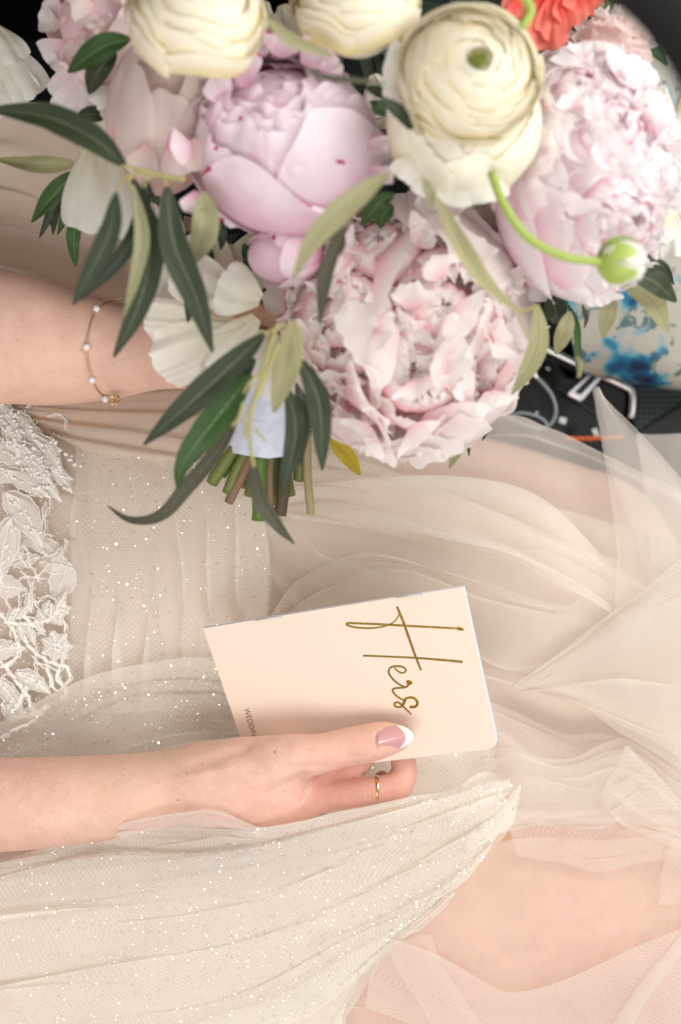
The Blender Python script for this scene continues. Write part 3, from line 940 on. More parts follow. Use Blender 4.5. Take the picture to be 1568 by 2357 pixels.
# glitter tulle: middle sweep, left of the booklet
o, P = sheet('glitter_tulle', [
    [(-90, 1720, 14), (60, 1630, 15), (180, 1570, 17), (320, 1528, 18), (490, 1508, 17), (640, 1520, 12)],
    [(-90, 1790, 14), (100, 1700, 16), (280, 1610, 19), (480, 1580, 17), (680, 1600, 12)],
    [(-90, 1850, 12), (130, 1780, 15), (320, 1690, 17), (500, 1650, 16), (700, 1690, 12)],
    [(-90, 1930, 8), (180, 1840, 10), (360, 1790, 12), (560, 1760, 12), (760, 1780, 10)],
], 240, 220, T_glit, [(2.6, 3.2, 1.3, .25), (7, 1.1, 1.2, .16)], 2.6, 28, fade=False)
sequins(o, P, 3400, 2, clump=.5)
o, P = sheet('glitter_tulle', [
    [(-90, 1650, 6), (20, 1650, 8), (90, 1600, 10), (170, 1580, 10)],
    [(-90, 1750, 6), (60, 1720, 8), (150, 1650, 10), (230, 1620, 10)],
    [(-90, 1900, 6), (60, 1850, 8), (200, 1780, 10), (320, 1720, 10)],
], 90, 80, T_net, [(3, 2.0, 1.3, .12)], .8, 29)
# glitter under the booklet's lower edge
o, P = sheet('glitter_tulle', [
    [(700, 1730, 8), (860, 1700, 8), (1000, 1690, 9), (1110, 1690, 9), (1140, 1712, 8)],
    [(700, 1790, 8), (860, 1780, 7), (1000, 1770, 8), (1100, 1760, 9), (1143, 1755, 8)],
    [(700, 1880, 8), (860, 1870, 8), (1000, 1860, 8), (1080, 1840, 9), (1120, 1800, 8)],
    [(700, 1960, 8), (860, 1940, 8), (1000, 1930, 8), (1060, 1890, 9), (1095, 1860, 8)],
], 120, 110, T_glit, [(3.2, 2.0, 1.2, .14), (7, .7, .9, .1)], .8, 30)
sequins(o, P, 420, 3)
# glitter tulle: big lower band with long folds
o, P = sheet('glitter_tulle', [
    [(-90, 1996, 26), (120, 1945, 30), (260, 1925, 30), (450, 1930, 32), (560, 1905, 46), (615, 1903, 54), (700, 1888, 56), (770, 1868, 54), (860, 1850, 47), (950, 1830, 40), (1040, 1815, 28), (1110, 1775, 26), (1170, 1797, 20)],
    [(-90, 2040, 26), (250, 1975, 30), (450, 1965, 32), (620, 1940, 44), (770, 1905, 44), (950, 1868, 36), (1060, 1835, 28), (1130, 1812, 24), (1180, 1812, 20)],
    [(-90, 2120, 22), (300, 2040, 27), (620, 1990, 30), (900, 1930, 28), (1080, 1880, 26), (1165, 1840, 20)],
    [(-90, 2220, 18), (300, 2140, 23), (620, 2070, 24), (880, 2010, 23), (1060, 1950, 22), (1180, 1870, 16)],
    [(-90, 2320, 16), (300, 2230, 20), (620, 2150, 21), (870, 2080, 20), (1040, 2010, 17), (1140, 1930, 13)],
    [(-90, 2420, 15), (300, 2350, 18), (600, 2260, 19), (820, 2170, 18), (960, 2100, 16), (1075, 2020, 11)],
    [(-90, 2560, 14), (300, 2480, 15), (560, 2420, 16), (770, 2300, 15), (880, 2190, 13), (1010, 2070, 9)],
], 420, 460, T_glit, [(3.4, 4.0, 1.0, .26), (7.5, 1.5, 1.05, .2), (14, .5, .7, .1)], 3.6, 31, fade=False)
sequins(o, P, 8500, 4, clump=.5)
o, P = sheet('glitter_tulle', [
    [(-90, 2480, 10), (300, 2400, 12), (640, 2290, 13), (830, 2180, 14), (950, 2110, 13), (1040, 2040, 11)],
    [(-90, 2560, 8), (400, 2480, 10), (700, 2380, 12), (850, 2230, 11), (960, 2140, 10), (1045, 2062, 8)],
    [(200, 2600, 7), (500, 2560, 8), (790, 2440, 9), (796, 2330, 9), (850, 2205, 9), (960, 2150, 8)],
], 160, 100, T_glit, [(3.5, 2.0, 1.4, .08)], .8, 32, fade=False)
sequins(o, P, 260, 5)
o, P = sheet('glitter_tulle', [   # underlayer giving the band body
    [(-90, 2010, 14), (300, 1960, 16), (700, 1900, 16), (1000, 1850, 14), (1170, 1800, 10)],
    [(-90, 2250, 12), (300, 2160, 14), (700, 2080, 14), (1000, 1980, 12), (1185, 1890, 8)],
    [(-90, 2540, 10), (300, 2460, 11), (700, 2330, 12), (880, 2170, 11), (1090, 2000, 7)],
], 120, 120, T_dense, [(6, 1.8, 1.2, .1)], .8, 33)
# ridge of net lying over the wrist's lower side
o, P = sheet('glitter_tulle', [
    [(238, 1916, 46), (290, 1892, 56), (370, 1878, 63), (455, 1862, 64), (520, 1872, 62), (572, 1893, 56), (600, 1903, 48)],
    [(236, 1926, 40), (300, 1908, 52), (380, 1893, 57), (470, 1885, 58), (540, 1896, 54), (600, 1912, 46)],
    [(240, 1945, 28), (310, 1940, 34), (400, 1930, 40), (490, 1922, 42), (560, 1924, 40), (620, 1930, 36)],
    [(250, 1975, 22), (320, 1975, 24), (420, 1970, 26), (520, 1960, 28), (620, 1955, 28)],
], 150, 90, T_net, [(2.4, 1.6, 1.0, .3)], 3.0, 34, fade=False)
sequins(o, P, 130, 6)
# the two standing tips at the end of the band
for i, rl in enumerate([
    [[(1040, 1870, 20), (1100, 1830, 24), (1150, 1800, 27), (1171, 1794, 28)], [(1050, 1900, 20), (1110, 1862, 23), (1152, 1832, 26), (1173, 1800, 28)]],
    [[(1080, 1920, 20), (1130, 1870, 24), (1175, 1830, 27), (1197, 1806, 28)], [(1080, 1960, 18), (1150, 1920, 21), (1186, 1880, 24), (1199, 1812, 28)]]]):
    o, P = sheet('glitter_tip', rl, 50, 26, T_glit, [(1, 1.4, 1.0, .05)], .3, 60 + i, fade=False)
    sequins(o, P, 45, 20 + i)
# sleeve-like sweep of tulle behind the raised arm
sheet('tulle_drape', [
    [(-120, 255, 40), (60, 235, 45), (200, 290, 48), (330, 380, 45)],
    [(-120, 330, 42), (60, 340, 48), (230, 430, 52), (420, 520, 45)],
    [(-120, 430, 40), (60, 450, 48), (250, 540, 52), (450, 640, 45)],
    [(-120, 530, 36), (60, 560, 44), (260, 650, 48), (460, 740, 40)],
    [(-120, 640, 30), (60, 680, 38), (260, 740, 44), (460, 800, 36)],
], 120, 160, tulle_mat('tulle_drape', lin(238, 224, 208), .75, .0013, .05, .3), [(4.5, 2.6, 1.2, .07)], .7, 36, absz=True)
sheet('lining', [
    [(-120, 250, 20), (60, 240, 24), (230, 300, 24), (460, 400, 20)],
    [(-120, 480, 18), (60, 500, 22), (260, 560, 24), (560, 640, 20)],
    [(-120, 960, 4), (60, 980, 10), (260, 980, 12), (660, 960, 12)],
], 60, 60, simple('sleeve_lining', lin(196, 164, 142), .7), [(3, 2, .8, .1)], .6, 37, absz=True)

# ------------------------------------------------------------------ beaded lace on the hip
M_lace = tulle_mat('lace_ground', lin(250, 246, 238), .70, .0009, .15, .2)
_m = NT('lace_thread'); M_cord = _m.done(_m.bsdf(lin(250, 246, 238), .55, 0, .4, None))
_m = NT('glass_bead'); M_bead = _m.done(_m.bsdf(lin(248, 246, 240), .12, .0, .9, None, Coat_Weight=.7))
lr = random.Random(5)

def lz(px, py, up=0): return float(lap(px, py)) + .012 + up
def wob(pts, amp, n):
    C = catmull_len([(x, y, 0) for x, y in pts], n)
    ph = lr.random() * 9
    out = []
    for i, (x, y, _) in enumerate(C):
        t = C[min(i + 1, n - 1)] - C[max(i - 1, 0)]; L = math.hypot(t[0], t[1]) + 1e-6
        w = amp * (math.sin(i * .9 + ph) + .6 * math.sin(i * 2.3 + ph * 2))
        out.append((x - t[1] / L * w, y + t[0] / L * w))
    return out
beadV = MB()
def bead(px, py, ang, long_=True, z=.002):
    p = W(px, py, lz(px, py, z)); d = Vector((math.cos(ang), math.sin(ang), 0))
    if long_:
        a = p - d * .0011; b = p + d * .0011
        beadV.add(tube([a, a + d * .0003, b - d * .0003, b], [.0003, .00062, .00062, .0003], 6))
    else:
        beadV.add(sphere_vf(p, lr.uniform(.0007, .0011), 8, 5))

def leafshape(cx, cy, L, w, ang, bend=0.0, stitches=True, layer=0.0, beads=4):
    """an embroidered leaf: ground, outline cord, rib cord and satin stitches; all one motif part"""
    ca, sa = math.cos(ang), math.sin(ang)
    def T(a, b):
        b2 = b + bend * (a * a - .25) * L
        return (cx + ca * a * L - sa * b2, cy + sa * a * L + ca * b2)
    n = 14
    up = [T(-.5 + i / n, -w * math.sin(math.pi * (i / n) ** .8) ) for i in range(n + 1)]
    dn = [T(-.5 + i / n, w * math.sin(math.pi * (i / n) ** .8)) for i in range(n + 1)]
    outl = wob(up + dn[::-1][1:], 1.3, 70)
    g = np.zeros((n + 1, 7, 3))
    for i in range(n + 1):
        for j in range(7):
            q = j / 6; x = up[i][0] * (1 - q) + dn[i][0] * q; y = up[i][1] * (1 - q) + dn[i][1] * q
            g[i, j] = W(x, y, lz(x, y, .0005 + layer + .0012 * math.sin(math.pi * q)))
    mo = link('lace_motif', grid_mesh('lace_motif', g, np.stack(np.meshgrid(np.linspace(0, L * S, n + 1), np.linspace(0, 2 * w * S, 7), indexing='ij'), -1)), M_lace, gown)
    mb = MB()
    mb.add(tube([W(x, y, lz(x, y, .0012 + layer)) for x, y in outl], .00038, 5))
    mb.add(tube([W(*T(-.5 + i / 10, 0), lz(*T(-.5 + i / 10, 0), .0022 + layer)) for i in range(11)], .00034, 5))
    if stitches:
        ns = max(6, int(L / 4.6))
        for i in range(1, ns):
            a = i / ns; wi = w * math.sin(math.pi * a ** .8) * .86
            for s_ in (-1, 1):
                p0 = T(-.5 + a, 0); p1 = T(-.5 + a + .10, s_ * wi)
                mb.add(tube([W(p0[0], p0[1], lz(*p0, .0022 + layer)), W((p0[0] + p1[0]) / 2, (p0[1] + p1[1]) / 2, lz(*p0, .0029 + layer)), W(p1[0], p1[1], lz(*p1, .0015 + layer))], .00030, 4, False))
    link('cord', mb.mesh('cord'), M_cord, mo)
    for _ in range(beads):
        a = lr.uniform(-.35, .4); b = lr.uniform(-.5, .5) * w
        x, y = T(a, b); bead(x, y, -ang + lr.uniform(-.4, .4), lr.random() < .7, .003 + layer)
    return mo

def branch(pts, w=.0009, beads=0):
    C = wob(pts, 1.0, 40)
    mo = link('lace_branch', MB().add(tube([W(x, y, lz(x, y, .0018)) for x, y in C], w, 6)).add(tube([W(x + 5, y + 2, lz(x, y, .0014)) for x, y in wob(pts, 2.0, 40)], w * .5, 5)).mesh('lace_branch'), M_cord, gown)
    for i in range(beads):
        k = int((i + .5) / beads * 38); a = math.atan2(-(C[k + 1][1] - C[k][1]), C[k + 1][0] - C[k][0])
        bead(C[k][0], C[k][1], a, True, .0035)

# upper cluster, densely overlapping petals and beads
for (x, y, L, w, a, bd) in [(10, 960, 110, 26, .9, .1), (50, 985, 120, 26, .75, .15), (20, 1040, 130, 24, .5, -.1), (70, 1060, 130, 26, .8, .1),
                            (110, 1040, 110, 20, .95, .15), (125, 1075, 95, 17, .6, -.2), (60, 1110, 120, 22, .55, .1), (100, 1110, 110, 18, .8, .1), (5, 1090, 90, 24, .3, .1),
                            (140, 1100, 80, 14, .9, .1), (30, 1010, 90, 20, 1.2, 0), (85, 1010, 80, 16, 1.1, 0)]:
    leafshape(x, y, L, w, a, bd, True, lr.uniform(0, .003), 6)
for _ in range(70):
    t = lr.random(); bead(20 + 120 * t + lr.uniform(-50, 20), 950 + 150 * t + lr.uniform(-20, 50), lr.uniform(0, 3.1), lr.random() < .5, .0055)
for i in range(16):   # little crystal string at the edge
    t = i / 15; bead(118 + 62 * t + lr.uniform(-6, 6), 1010 + 80 * t * .8 + lr.uniform(-6, 6), 0, False, .007)
# big leaves at the frame edge
leafshape(52, 1190, 150, 34, .95, .22, True, .001, 14)
leafshape(14, 1260, 150, 34, 1.75, -.15, True, .002, 14)
leafshape(20, 1352, 70, 26, .1, .1, True, .001, 4)
# thin second-layer flowers seen through net
for (x, y, L, w, a, bd) in [(70, 1245, 110, 20, .7, .3), (120, 1270, 80, 18, .9, .2), (60, 1290, 70, 16, -.3, .1), (45, 1265, 60, 12, -1.0, .1), (140, 1340, 100, 30, 1.9, .1), (130, 1300, 80, 24, .2, .1)]:
    leafshape(x, y, L, w, a, bd, False, -.003, 0)
# coral-like sprig
branch([(10, 1430), (60, 1436), (110, 1425), (150, 1390)], .0011, 0)
branch([(40, 1400), (70, 1432), (100, 1452)], .0010, 0)
for (x, y, a, L) in [(28, 1412, -1.0, 34), (52, 1408, -.9, 42), (66, 1385, -1.5, 46), (90, 1440, 1.2, 40), (50, 1455, 1.3, 46), (72, 1460, 1.2, 50), (98, 1418, .9, 34), (118, 1405, -1.5, 34), (140, 1385, -1.1, 56), (128, 1425, .7, 38), (145, 1405, .3, 28), (108, 1395, -1.2, 30)]:
    leafshape(x, y, L, 9, a, 0, True, .001, 1)
# flower and long bugle-bead stems
for k in range(7):
    an = 2 * math.pi * k / 7
    leafshape(130 + 17 * math.cos(an), 1487 + 17 * math.sin(an), 40, 14, an, 0, True, .001 + .0002 * k, 1)
for k in range(5): bead(132 + 6 * math.cos(k * 1.3), 1490 + 6 * math.sin(k * 1.3), 0, False, .005)
branch([(40, 1440), (70, 1490), (110, 1520), (152, 1535)], .0010, 7)
branch([(0, 1520), (40, 1570), (66, 1610), (78, 1650)], .0010, 6)
branch([(-10, 1400), (30, 1450), (42, 1500), (14, 1530), (-20, 1535)], .0009, 5)
branch([(60, 1580), (36, 1630), (20, 1640)], .0011, 3)
leafshape(74, 1570, 92, 20, .55, .2, True, .001, 8)
leafshape(12, 1500, 90, 22, -.2, .3, True, .0, 6)
leafshape(24, 1640, 40, 14, 1.3, 0, True, .001, 3)
leafshape(20, 1600, 110, 20, .9, .1, True, .0, 5)
branch([(160, 1395), (140, 1420), (150, 1445), (140, 1530), (128, 1560), (150, 1585), (142, 1610)], .0006)
branch([(100, 1500), (114, 1560), (130, 1590), (160, 1560), (150, 1530)], .0006)
branch([(0, 1620), (40, 1650), (80, 1640), (110, 1620)], .0007, 0)
branch([(0, 1700), (30, 1680), (70, 1662), (110, 1622)], .0009, 2)
bo = link('bead', beadV.mesh('bead'), M_bead, gown); bo['kind'] = 'stuff'
for _ in range(420):     # seed beads strewn over the lace
    y = lr.uniform(925, 1640); x = lr.uniform(-5, 160 - 40 * abs(y - 1250) / 400)
    if lr.random() < .45 and 1130 < y < 1420: continue
    p = W(x, y, lz(x, y, .003)); beadV.add(sphere_vf(p, lr.uniform(.0003, .0006), 6, 4))
bo.data = beadV.mesh('bead'); bo.data.materials.append(M_bead)
for _ in range(26):      # loose couching cords between the motifs
    x = lr.uniform(0, 120); y = lr.uniform(930, 1640); a = lr.uniform(0, 6.3); q = [(x, y)]
    for k in range(4):
        a += lr.uniform(-1.1, 1.1); x += 26 * math.cos(a); y += 26 * math.sin(a); q.append((min(x, 150), y))
    branch(q, .00035, 0)
# net carrying the lace
sheet('lace_net', [
    [(-90, 940, 9), (40, 930, 9), (140, 1010, 9), (190, 1080, 9)],
    [(-90, 1200, 8), (40, 1180, 9), (120, 1200, 10), (185, 1220, 9)],
    [(-90, 1450, 9), (40, 1440, 10), (110, 1440, 10), (165, 1450, 9)],
    [(-90, 1720, 9), (30, 1700, 10), (90, 1650, 10), (150, 1600, 9)],
], 110, 200, T_dense, [(5, 2.2, 1.4, .16)], 1.2, 40)
# ------------------------------------------------------------------ bouquet
M_pinkA = petal_mat('petal_mauve_pink', lin(238, 158, 198), lin(252, 224, 236), lin(255, 245, 249), lin(206, 60, 128), .42, .40)
M_blush = petal_mat('petal_blush', lin(246, 208, 204), lin(254, 232, 227), lin(255, 244, 240), None, .42, .28)
M_pinkC = petal_mat('petal_pale_pink', lin(242, 160, 190), lin(253, 230, 236), lin(255, 251, 250), None, .44, .30)
M_pinkD = petal_mat('petal_shell_pink', lin(242, 128, 152), lin(255, 226, 228), lin(255, 252, 249), None, .50, .30)
M_cream = petal_mat('petal_cream', lin(232, 216, 158), lin(251, 241, 212), lin(255, 251, 236), None, .32, .15)
M_white = petal_mat('petal_ivory', lin(236, 230, 200), lin(246, 242, 226), lin(250, 248, 240), None, .34, .40)
M_coral = petal_mat('petal_coral', lin(226, 60, 48), lin(240, 96, 80), lin(246, 140, 122), None, .30, .40)
M_ldark = leaf_mat('leaf_dark_green', lin(56, 68, 48), lin(128, 138, 104), .42)
M_lgreen = leaf_mat('leaf_green', lin(58, 90, 42), lin(128, 148, 92), .36)
M_lolive = leaf_mat('leaf_silver_olive', lin(164, 162, 124), lin(132, 132, 94), .6, .25)
M_lyell = leaf_mat('leaf_yellowed', lin(190, 168, 40), lin(120, 130, 50), .5, .7)
M_ltaup = leaf_mat('leaf_taupe_olive', lin(84, 82, 66), lin(110, 108, 90), .45, .4)  # grey-olive leaves, a darker leaf colour of their own
M_stemg = simple('stem_green', lin(112, 120, 58), .5, 0, .4, .25, 500, .5)
M_stemb = simple('stem_woody', lin(140, 112, 88), .7, 0, .3, .6, 700, .6)
M_stemo = simple('stem_olive_wood', lin(165, 152, 112), .7, 0, .3, .5, 900, .5)
M_stemf = simple('stem_fresh', lin(86, 118, 40), .42, 0, .4, .1, 400, .4)
M_budg = simple('bud_green', lin(168, 188, 92), .42, 0, .35, .15, 500, .3)

bq = empty('bouquet', W(800, 700, .08), "large bridal bouquet of pink peonies, cream ranunculus and olive leaves with satin wrapped stems", "bouquet")
fr_ = random.Random(21)

def frame(axis):
    a = Vector(axis).normalized()
    e1 = a.cross(Vector((0, 0, 1)))
    if e1.length < .2: e1 = a.cross(Vector((0, 1, 0)))
    e1.normalize(); e2 = a.cross(e1).normalized()
    return a, e1, e2

def shell_petal(C, fr, R, phi, th0, th1, hw, flare=0., ruffle=.0, freq=5, notch=0., curl=0., tuck=0., scl=(1, 1, 1), nu=15, nv=17, pointy=0.):
    """one cupped petal: a piece of a shell round C. th from the base (0) to the opening (pi)"""
    a, e1, e2 = fr
    P = np.zeros((nu, nv, 3)); s0 = fr_.uniform(0, 50)
    for i in range(nu):
        u = 2 * i / (nu - 1) - 1
        for j in range(nv):
            v = j / (nv - 1)
            prof = min(1, .35 + 1.15 * v) * (1 - max(0, v - .72) ** 2 * 1.6)
            edge = .20 * u * u * (1 + pointy) + pointy * .12 * abs(u)
            n1 = mn.noise(Vector((u * freq * .5 + s0, s0, 1))); n2 = mn.noise(Vector((u * freq * 1.3 + s0, s0 + 7, 1)))
            te = th1 - (th1 - th0) * edge * v ** 2 - notch * (n1 + .5 * n2) * v ** 3
            th = th0 + (te - th0) * v
            ph = phi + u * hw * prof / max(.42, math.sin(min(th, 2.2)))
            bmp = mn.noise(Vector((u * 1.6 + s0, v * 2.2 + 3, s0)))
            r = R * (1 + flare * v ** 3 + curl * max(0, v - .8) ** 1.5 * 3 + tuck * u + .035 * bmp
                     + ruffle * v ** 3 * math.sin(freq * u * 2 + s0) + ruffle * .7 * v ** 4 * n2)
            st = math.sin(th)
            d = e1 * (math.cos(ph) * st) + e2 * (math.sin(ph) * st) - a * math.cos(th)
            P[i, j] = C + Vector((d.x * scl[0], d.y * scl[1], d.z * scl[2])) * r
    return P

def fan_petal(C, base, up, side, L, Wd, cup=.25, ruf=.12, freq=5, back=.0, nu=13, nv=11, notch=.12):
    """free petal: grows from base along up, width along side, cupped towards their normal"""
    nrm = side.cross(up).normalized(); P = np.zeros((nu, nv, 3)); s0 = fr_.uniform(0, 60)
    for i in range(nu):
        u = 2 * i / (nu - 1) - 1
        n1 = mn.noise(Vector((u * freq * .6 + s0, s0, 2))); n2 = mn.noise(Vector((u * freq * 1.6 + s0, s0, 9)))
        for j in range(nv):
            v = j / (nv - 1)
            w = Wd * (.28 + .9 * math.sin(min(1, v * 1.05) * math.pi * .56)) * u
            l = L * (v - .16 * u * u * v ** 2 + notch * (n1 + .6 * n2) * v ** 3)
            h = cup * Wd * (u * u) * (.4 + v) - back * L * v ** 2 + ruf * L * v ** 2 * (math.sin(freq * u + s0) * .6 + n2)
            h += .06 * L * mn.noise(Vector((u * 2 + s0, v * 2, 4)))
            P[i, j] = base + side * w + up * l + nrm * h
    return P

INNER = {}
def petal(P, mat, flower, name='petal', y0=0.0, small=False):
    uv = None
    if small:       # crowded little inner petals: joined, one part per bloom
        INNER.setdefault(flower.name, [flower, mat, []])[2].append((P, y0)); return
    if y0:
        uv = np.stack(np.meshgrid(np.linspace(0, 1, P.shape[0]), np.linspace(y0, 1, P.shape[1]), indexing='ij'), -1)
    o = link(name, grid_mesh(name, P, uv), mat)
    o.modifiers.new('s', 'SUBSURF').levels = 1; o.modifiers['s'].render_levels = 1
    return put(o, flower)

def flower(name, px, py, z, label=None):
    e = bpy.data.objects.new(name, None); sc.collection.objects.link(e)
    e.empty_display_size = .01; e.location = W(px, py, z); put(e, bq)
    if label: e['label'] = label
    return e, W(px, py, z)

def core(fl, C, R, mat, scl=(1, 1, 1), name='heart'):
    P = np.zeros((28, 18, 3)); UVc = np.zeros((28, 18, 2)) + (.5, .55)
    for i in range(28):
        for j in range(18):
            th = math.pi * j / 17; ph = 2 * math.pi * i / 28
            P[i, j] = C + Vector((scl[0] * math.sin(th) * math.cos(ph), scl[1] * math.sin(th) * math.sin(ph), scl[2] * math.cos(th))) * R
    return put(link(name, grid_mesh(name, P, UVc, closed_u=True), mat), fl)

def ruffles(fl, C, fr, R, n, cone, mat, L=.5, Wd=.30, tilt=.8, ruf=.16, seed=0, r0=.62, scl=(1, 1, 1), jit=.2, cup=.3, lmin=.7, notch=.14, y0=0.0, small=False):
    a, e1, e2 = fr; r = random.Random(seed); g = math.pi * (3 - math.sqrt(5))
    for k in range(n):
        q = (k + .5) / n
        th = math.acos(1 - q * (1 - math.cos(cone)))
        ph = k * g + r.uniform(-jit, jit)
        d = (e1 * math.cos(ph) * math.sin(th) + e2 * math.sin(ph) * math.sin(th) + a * math.cos(th)).normalized()
        out = (e1 * math.cos(ph) + e2 * math.sin(ph))
        tdir = (out - d * out.dot(d))
        if tdir.length < .05: tdir = e1
        tdir.normalize()
        sgn = -1 if r.random() < .62 else 1            # mostly closing over the heart
        rot = r.uniform(-1.1, 1.1)
        sd = d.cross(tdir).normalized()
        tdir = (tdir * math.cos(rot) + sd * math.sin(rot)).normalized()
        up = (d * math.cos(tilt) + tdir * sgn * math.sin(tilt)).normalized()
        side = up.cross(d if abs(up.dot(d)) < .95 else e1).normalized()
        s_ = r.uniform(lmin, 1.2)
        base = C + Vector((d.x * scl[0], d.y * scl[1], d.z * scl[2])) * R * r0 - tdir * sgn * R * .16 * math.sin(tilt)
        petal(fan_petal(C, base, up, side, R * L * s_, R * Wd * r.uniform(.75, 1.25), cup, ruf, r.uniform(5, 9), r.uniform(-.2, .15), 17, 13, notch), mat, fl, 'petal', y0, small)

def ruf_petal(C, fr, R, phi, al, hw, span, tuck, scl, ruf=.06, freq=5, frill=.06, lip=.0, nu=23, nv=11):
    """a shell petal whose free rim, at angle al from the axis, is waved and frilled"""
    a, e1, e2 = fr; P = np.zeros((nu, nv, 3)); s0 = fr_.uniform(0, 50)
    for i in range(nu):
        u = 2 * i / (nu - 1) - 1
        nb = mn.noise(Vector((u * 1.7 + s0, s0, 0))); nf = mn.noise(Vector((u * freq * 1.4 + s0, s0, 3))); ng = mn.noise(Vector((u * freq * 3.2 + s0, s0, 8)))
        for j in range(nv):
            v = j / (nv - 1)
            t = al + span * (1 - v) + (.10 * nb + frill * (nf + .7 * ng)) * v ** 2 + .16 * u * u * v ** 2
            t = max(t, .03)
            ph = phi + u * hw
            wv_ = ruf * v ** 2 * (math.sin(freq * u + s0) + .8 * nf)
            r = R * (1 + tuck * u + lip * v ** 3 + wv_ + .03 * mn.noise(Vector((u * 1.5 + s0, v * 2, s0))))
            d = e1 * (math.cos(ph) * math.sin(t)) + e2 * (math.sin(ph) * math.sin(t)) + a * math.cos(t)
            P[i, j] = C + Vector((d.x * scl[0], d.y * scl[1], d.z * scl[2])) * r
    return P

def rosette(fl, C, fr, R, layers, n_per, mat, a0=1.3, a1=.12, shrink=.25, scl=(1, 1, 1), ruf=.06, frill=.06, span=.6, lip=.02, hwf=1.25, ecc=.0):
    ph0 = fr_.uniform(0, 6)
    for k in range(layers):
        q = k / max(1, layers - 1)
        al = a0 + (a1 - a0) * q; Rk = R * (1 - shrink * q)
        cnt = max(2, int(round(n_per * (1 - .45 * q))))
        off = Vector((fr_.uniform(-1, 1), fr_.uniform(-1, 1), 0)) * ecc * R
        for m_ in range(cnt):
            ph = ph0 + 2 * math.pi * m_ / cnt + k * 1.27 + fr_.uniform(-.15, .15)
            petal(ruf_petal(C + off, fr, Rk * fr_.uniform(.96, 1.03), ph, max(.06, al * fr_.uniform(.86, 1.14)), math.pi / cnt * hwf, span, .03, scl, ruf * fr_.uniform(.6, 1.4), fr_.uniform(4, 8), frill, lip), mat, fl, 'petal', .36 if q < .35 else .08, small=q > .14)

# ---- mauve pink peony, centre left
fl, C = flower('peony', 648, 322, .145, "half open mauve pink peony with magenta flecks")
R = ru(212, .145); F_ = frame((-.12, .62, .78))
core(fl, C, R * .80, M_pinkA, (1, .95, .9))
for k in range(7):
    shp = shell_petal(C, F_, R * (.90 + .012 * k), 2 * math.pi * k / 7 + .3, .5, 2.62, .62, -.03, .03, 5, .05, 0, .05, (1, .98, .92))
    petal(shp, M_pinkA, fl)
for k in range(6):
    petal(shell_petal(C, F_, R * (1.0 + .012 * k), 2 * math.pi * k / 6, .35, 1.75 + .35 * (k % 3), .85, .0, .03, 4, .07, .10, .05, (1, .98, .92), pointy=.6), M_pinkA, fl)
rosette(fl, C, F_, R * .99, 5, 6, M_pinkA, 1.0, .15, .18, (1, .98, .92), .05, .07, .7, .02, 1.2, .03)
for (x, y, dx, dy, L, w) in [(560, 200, .1, 1, 90, 34), (520, 240, -.5, .9, 70, 30), (640, 130, .3, .8, 60, 40), (700, 150, .6, .5, 70, 36), (740, 170, .8, .3, 60, 30), (840, 330, .9, -.3, 70, 20),
                            (850, 390, .8, -.5, 75, 22), (455, 440, -.2, -1, 70, 26), (440, 340, -.8, -.2, 60, 36), (600, 130, -.2, 1, 56, 40)]:
    up = Vector((dx, dy, .35)).normalized(); side = up.cross(Vector((0, 0, 1))).normalized()
    petal(fan_petal(C, W(x, y, .165), up, side, ru(L, .16), ru(w, .16), .5, .2, 5, -.3), M_pinkA, fl, 'petal', .25)
# ---- blush bud, left
fl, C = flower('peony', 362, 258, .135, "closed blush peony bud with smooth round petals")
R = ru(124, .135); F_ = frame((.15, .95, .25))
core(fl, C, R * .84, M_blush, (.92, 1.25, .9))
for k in range(7):
    petal(shell_petal(C, F_, R * (.90 + .035 * k), 2 * math.pi * k / 7 + .5, .2, 2.72 - .22 * (k % 3) - .06 * k, .72, -.02, .02, 4, .06, .05, .06, (.95, 1.36, .95)), M_blush, fl)
for (x, y, dx, dy) in [(400, 370, .2, -1), (440, 360, .5, -1), (340, 375, -.3, -1)]:
    up = Vector((dx, dy, .05)).normalized(); side = up.cross(Vector((0, 0, 1))).normalized()
    petal(fan_petal(C, W(x, y - 40, .162), up, side, ru(72, .16), ru(34, .16), .1, .05, 3, .25, notch=.03), M_blush, fl)

# ---- large pale pink peony, right
fl, C = flower('peony', 1338, 400, .135, "large pale pink peony leaning to the right with ruffled heart")
R = ru(205, .135); F_ = frame((.70, .12, .70)); sc_ = (.98, 1.38, .9)
core(fl, C, R * .78, M_pinkC, sc_)
for k in range(8):
    petal(shell_petal(C, F_, R * (.92 + .012 * k), 2 * math.pi * k / 8 + .2, .4, 2.05 + .15 * (k % 2), .70, .0, .03, 5, .05, .03, .04, sc_), M_pinkC, fl)
for k in range(5):
    petal(shell_petal(C, F_, R * (1.02 + .01 * k), 2 * math.pi * k / 5 + 2.5, .3, 1.6, .95, .02, .02, 4, .05, .06, .04, sc_), M_pinkC, fl)
rosette(fl, C, F_, R * 1.02, 5, 8, M_pinkC, 1.25, .25, .16, sc_, .07, .09, .55, .03, 1.2, .03)
for (x, y, r_, ax_) in [(1400, 320, 128, (.4, .25, .8)), (1415, 490, 128, (.5, -.2, .8)), (1330, 225, 96, (.1, .4, .8)), (1480, 400, 76, (.8, .1, .6))]:
    c_ = W(x, y, .160); rosette(fl, c_, frame(ax_), ru(r_, .15), 5, 5, M_pinkC, 1.60, .2, .42, (1, 1, .7), .10, .12, .60, .04, 1.25, .12)
ruffles(fl, C, F_, R, 14, 1.2, M_pinkC, .32, .26, 1.05, .07, 41, .98, sc_, cup=-.1, notch=.2, lmin=.6, y0=.4, small=True)
ruffles(fl, C, F_, R, 50, 1.2, M_pinkC, .17, .14, .75, .16, 78, 1.0, sc_, cup=.5, notch=.30, lmin=.6, y0=.25, small=True)
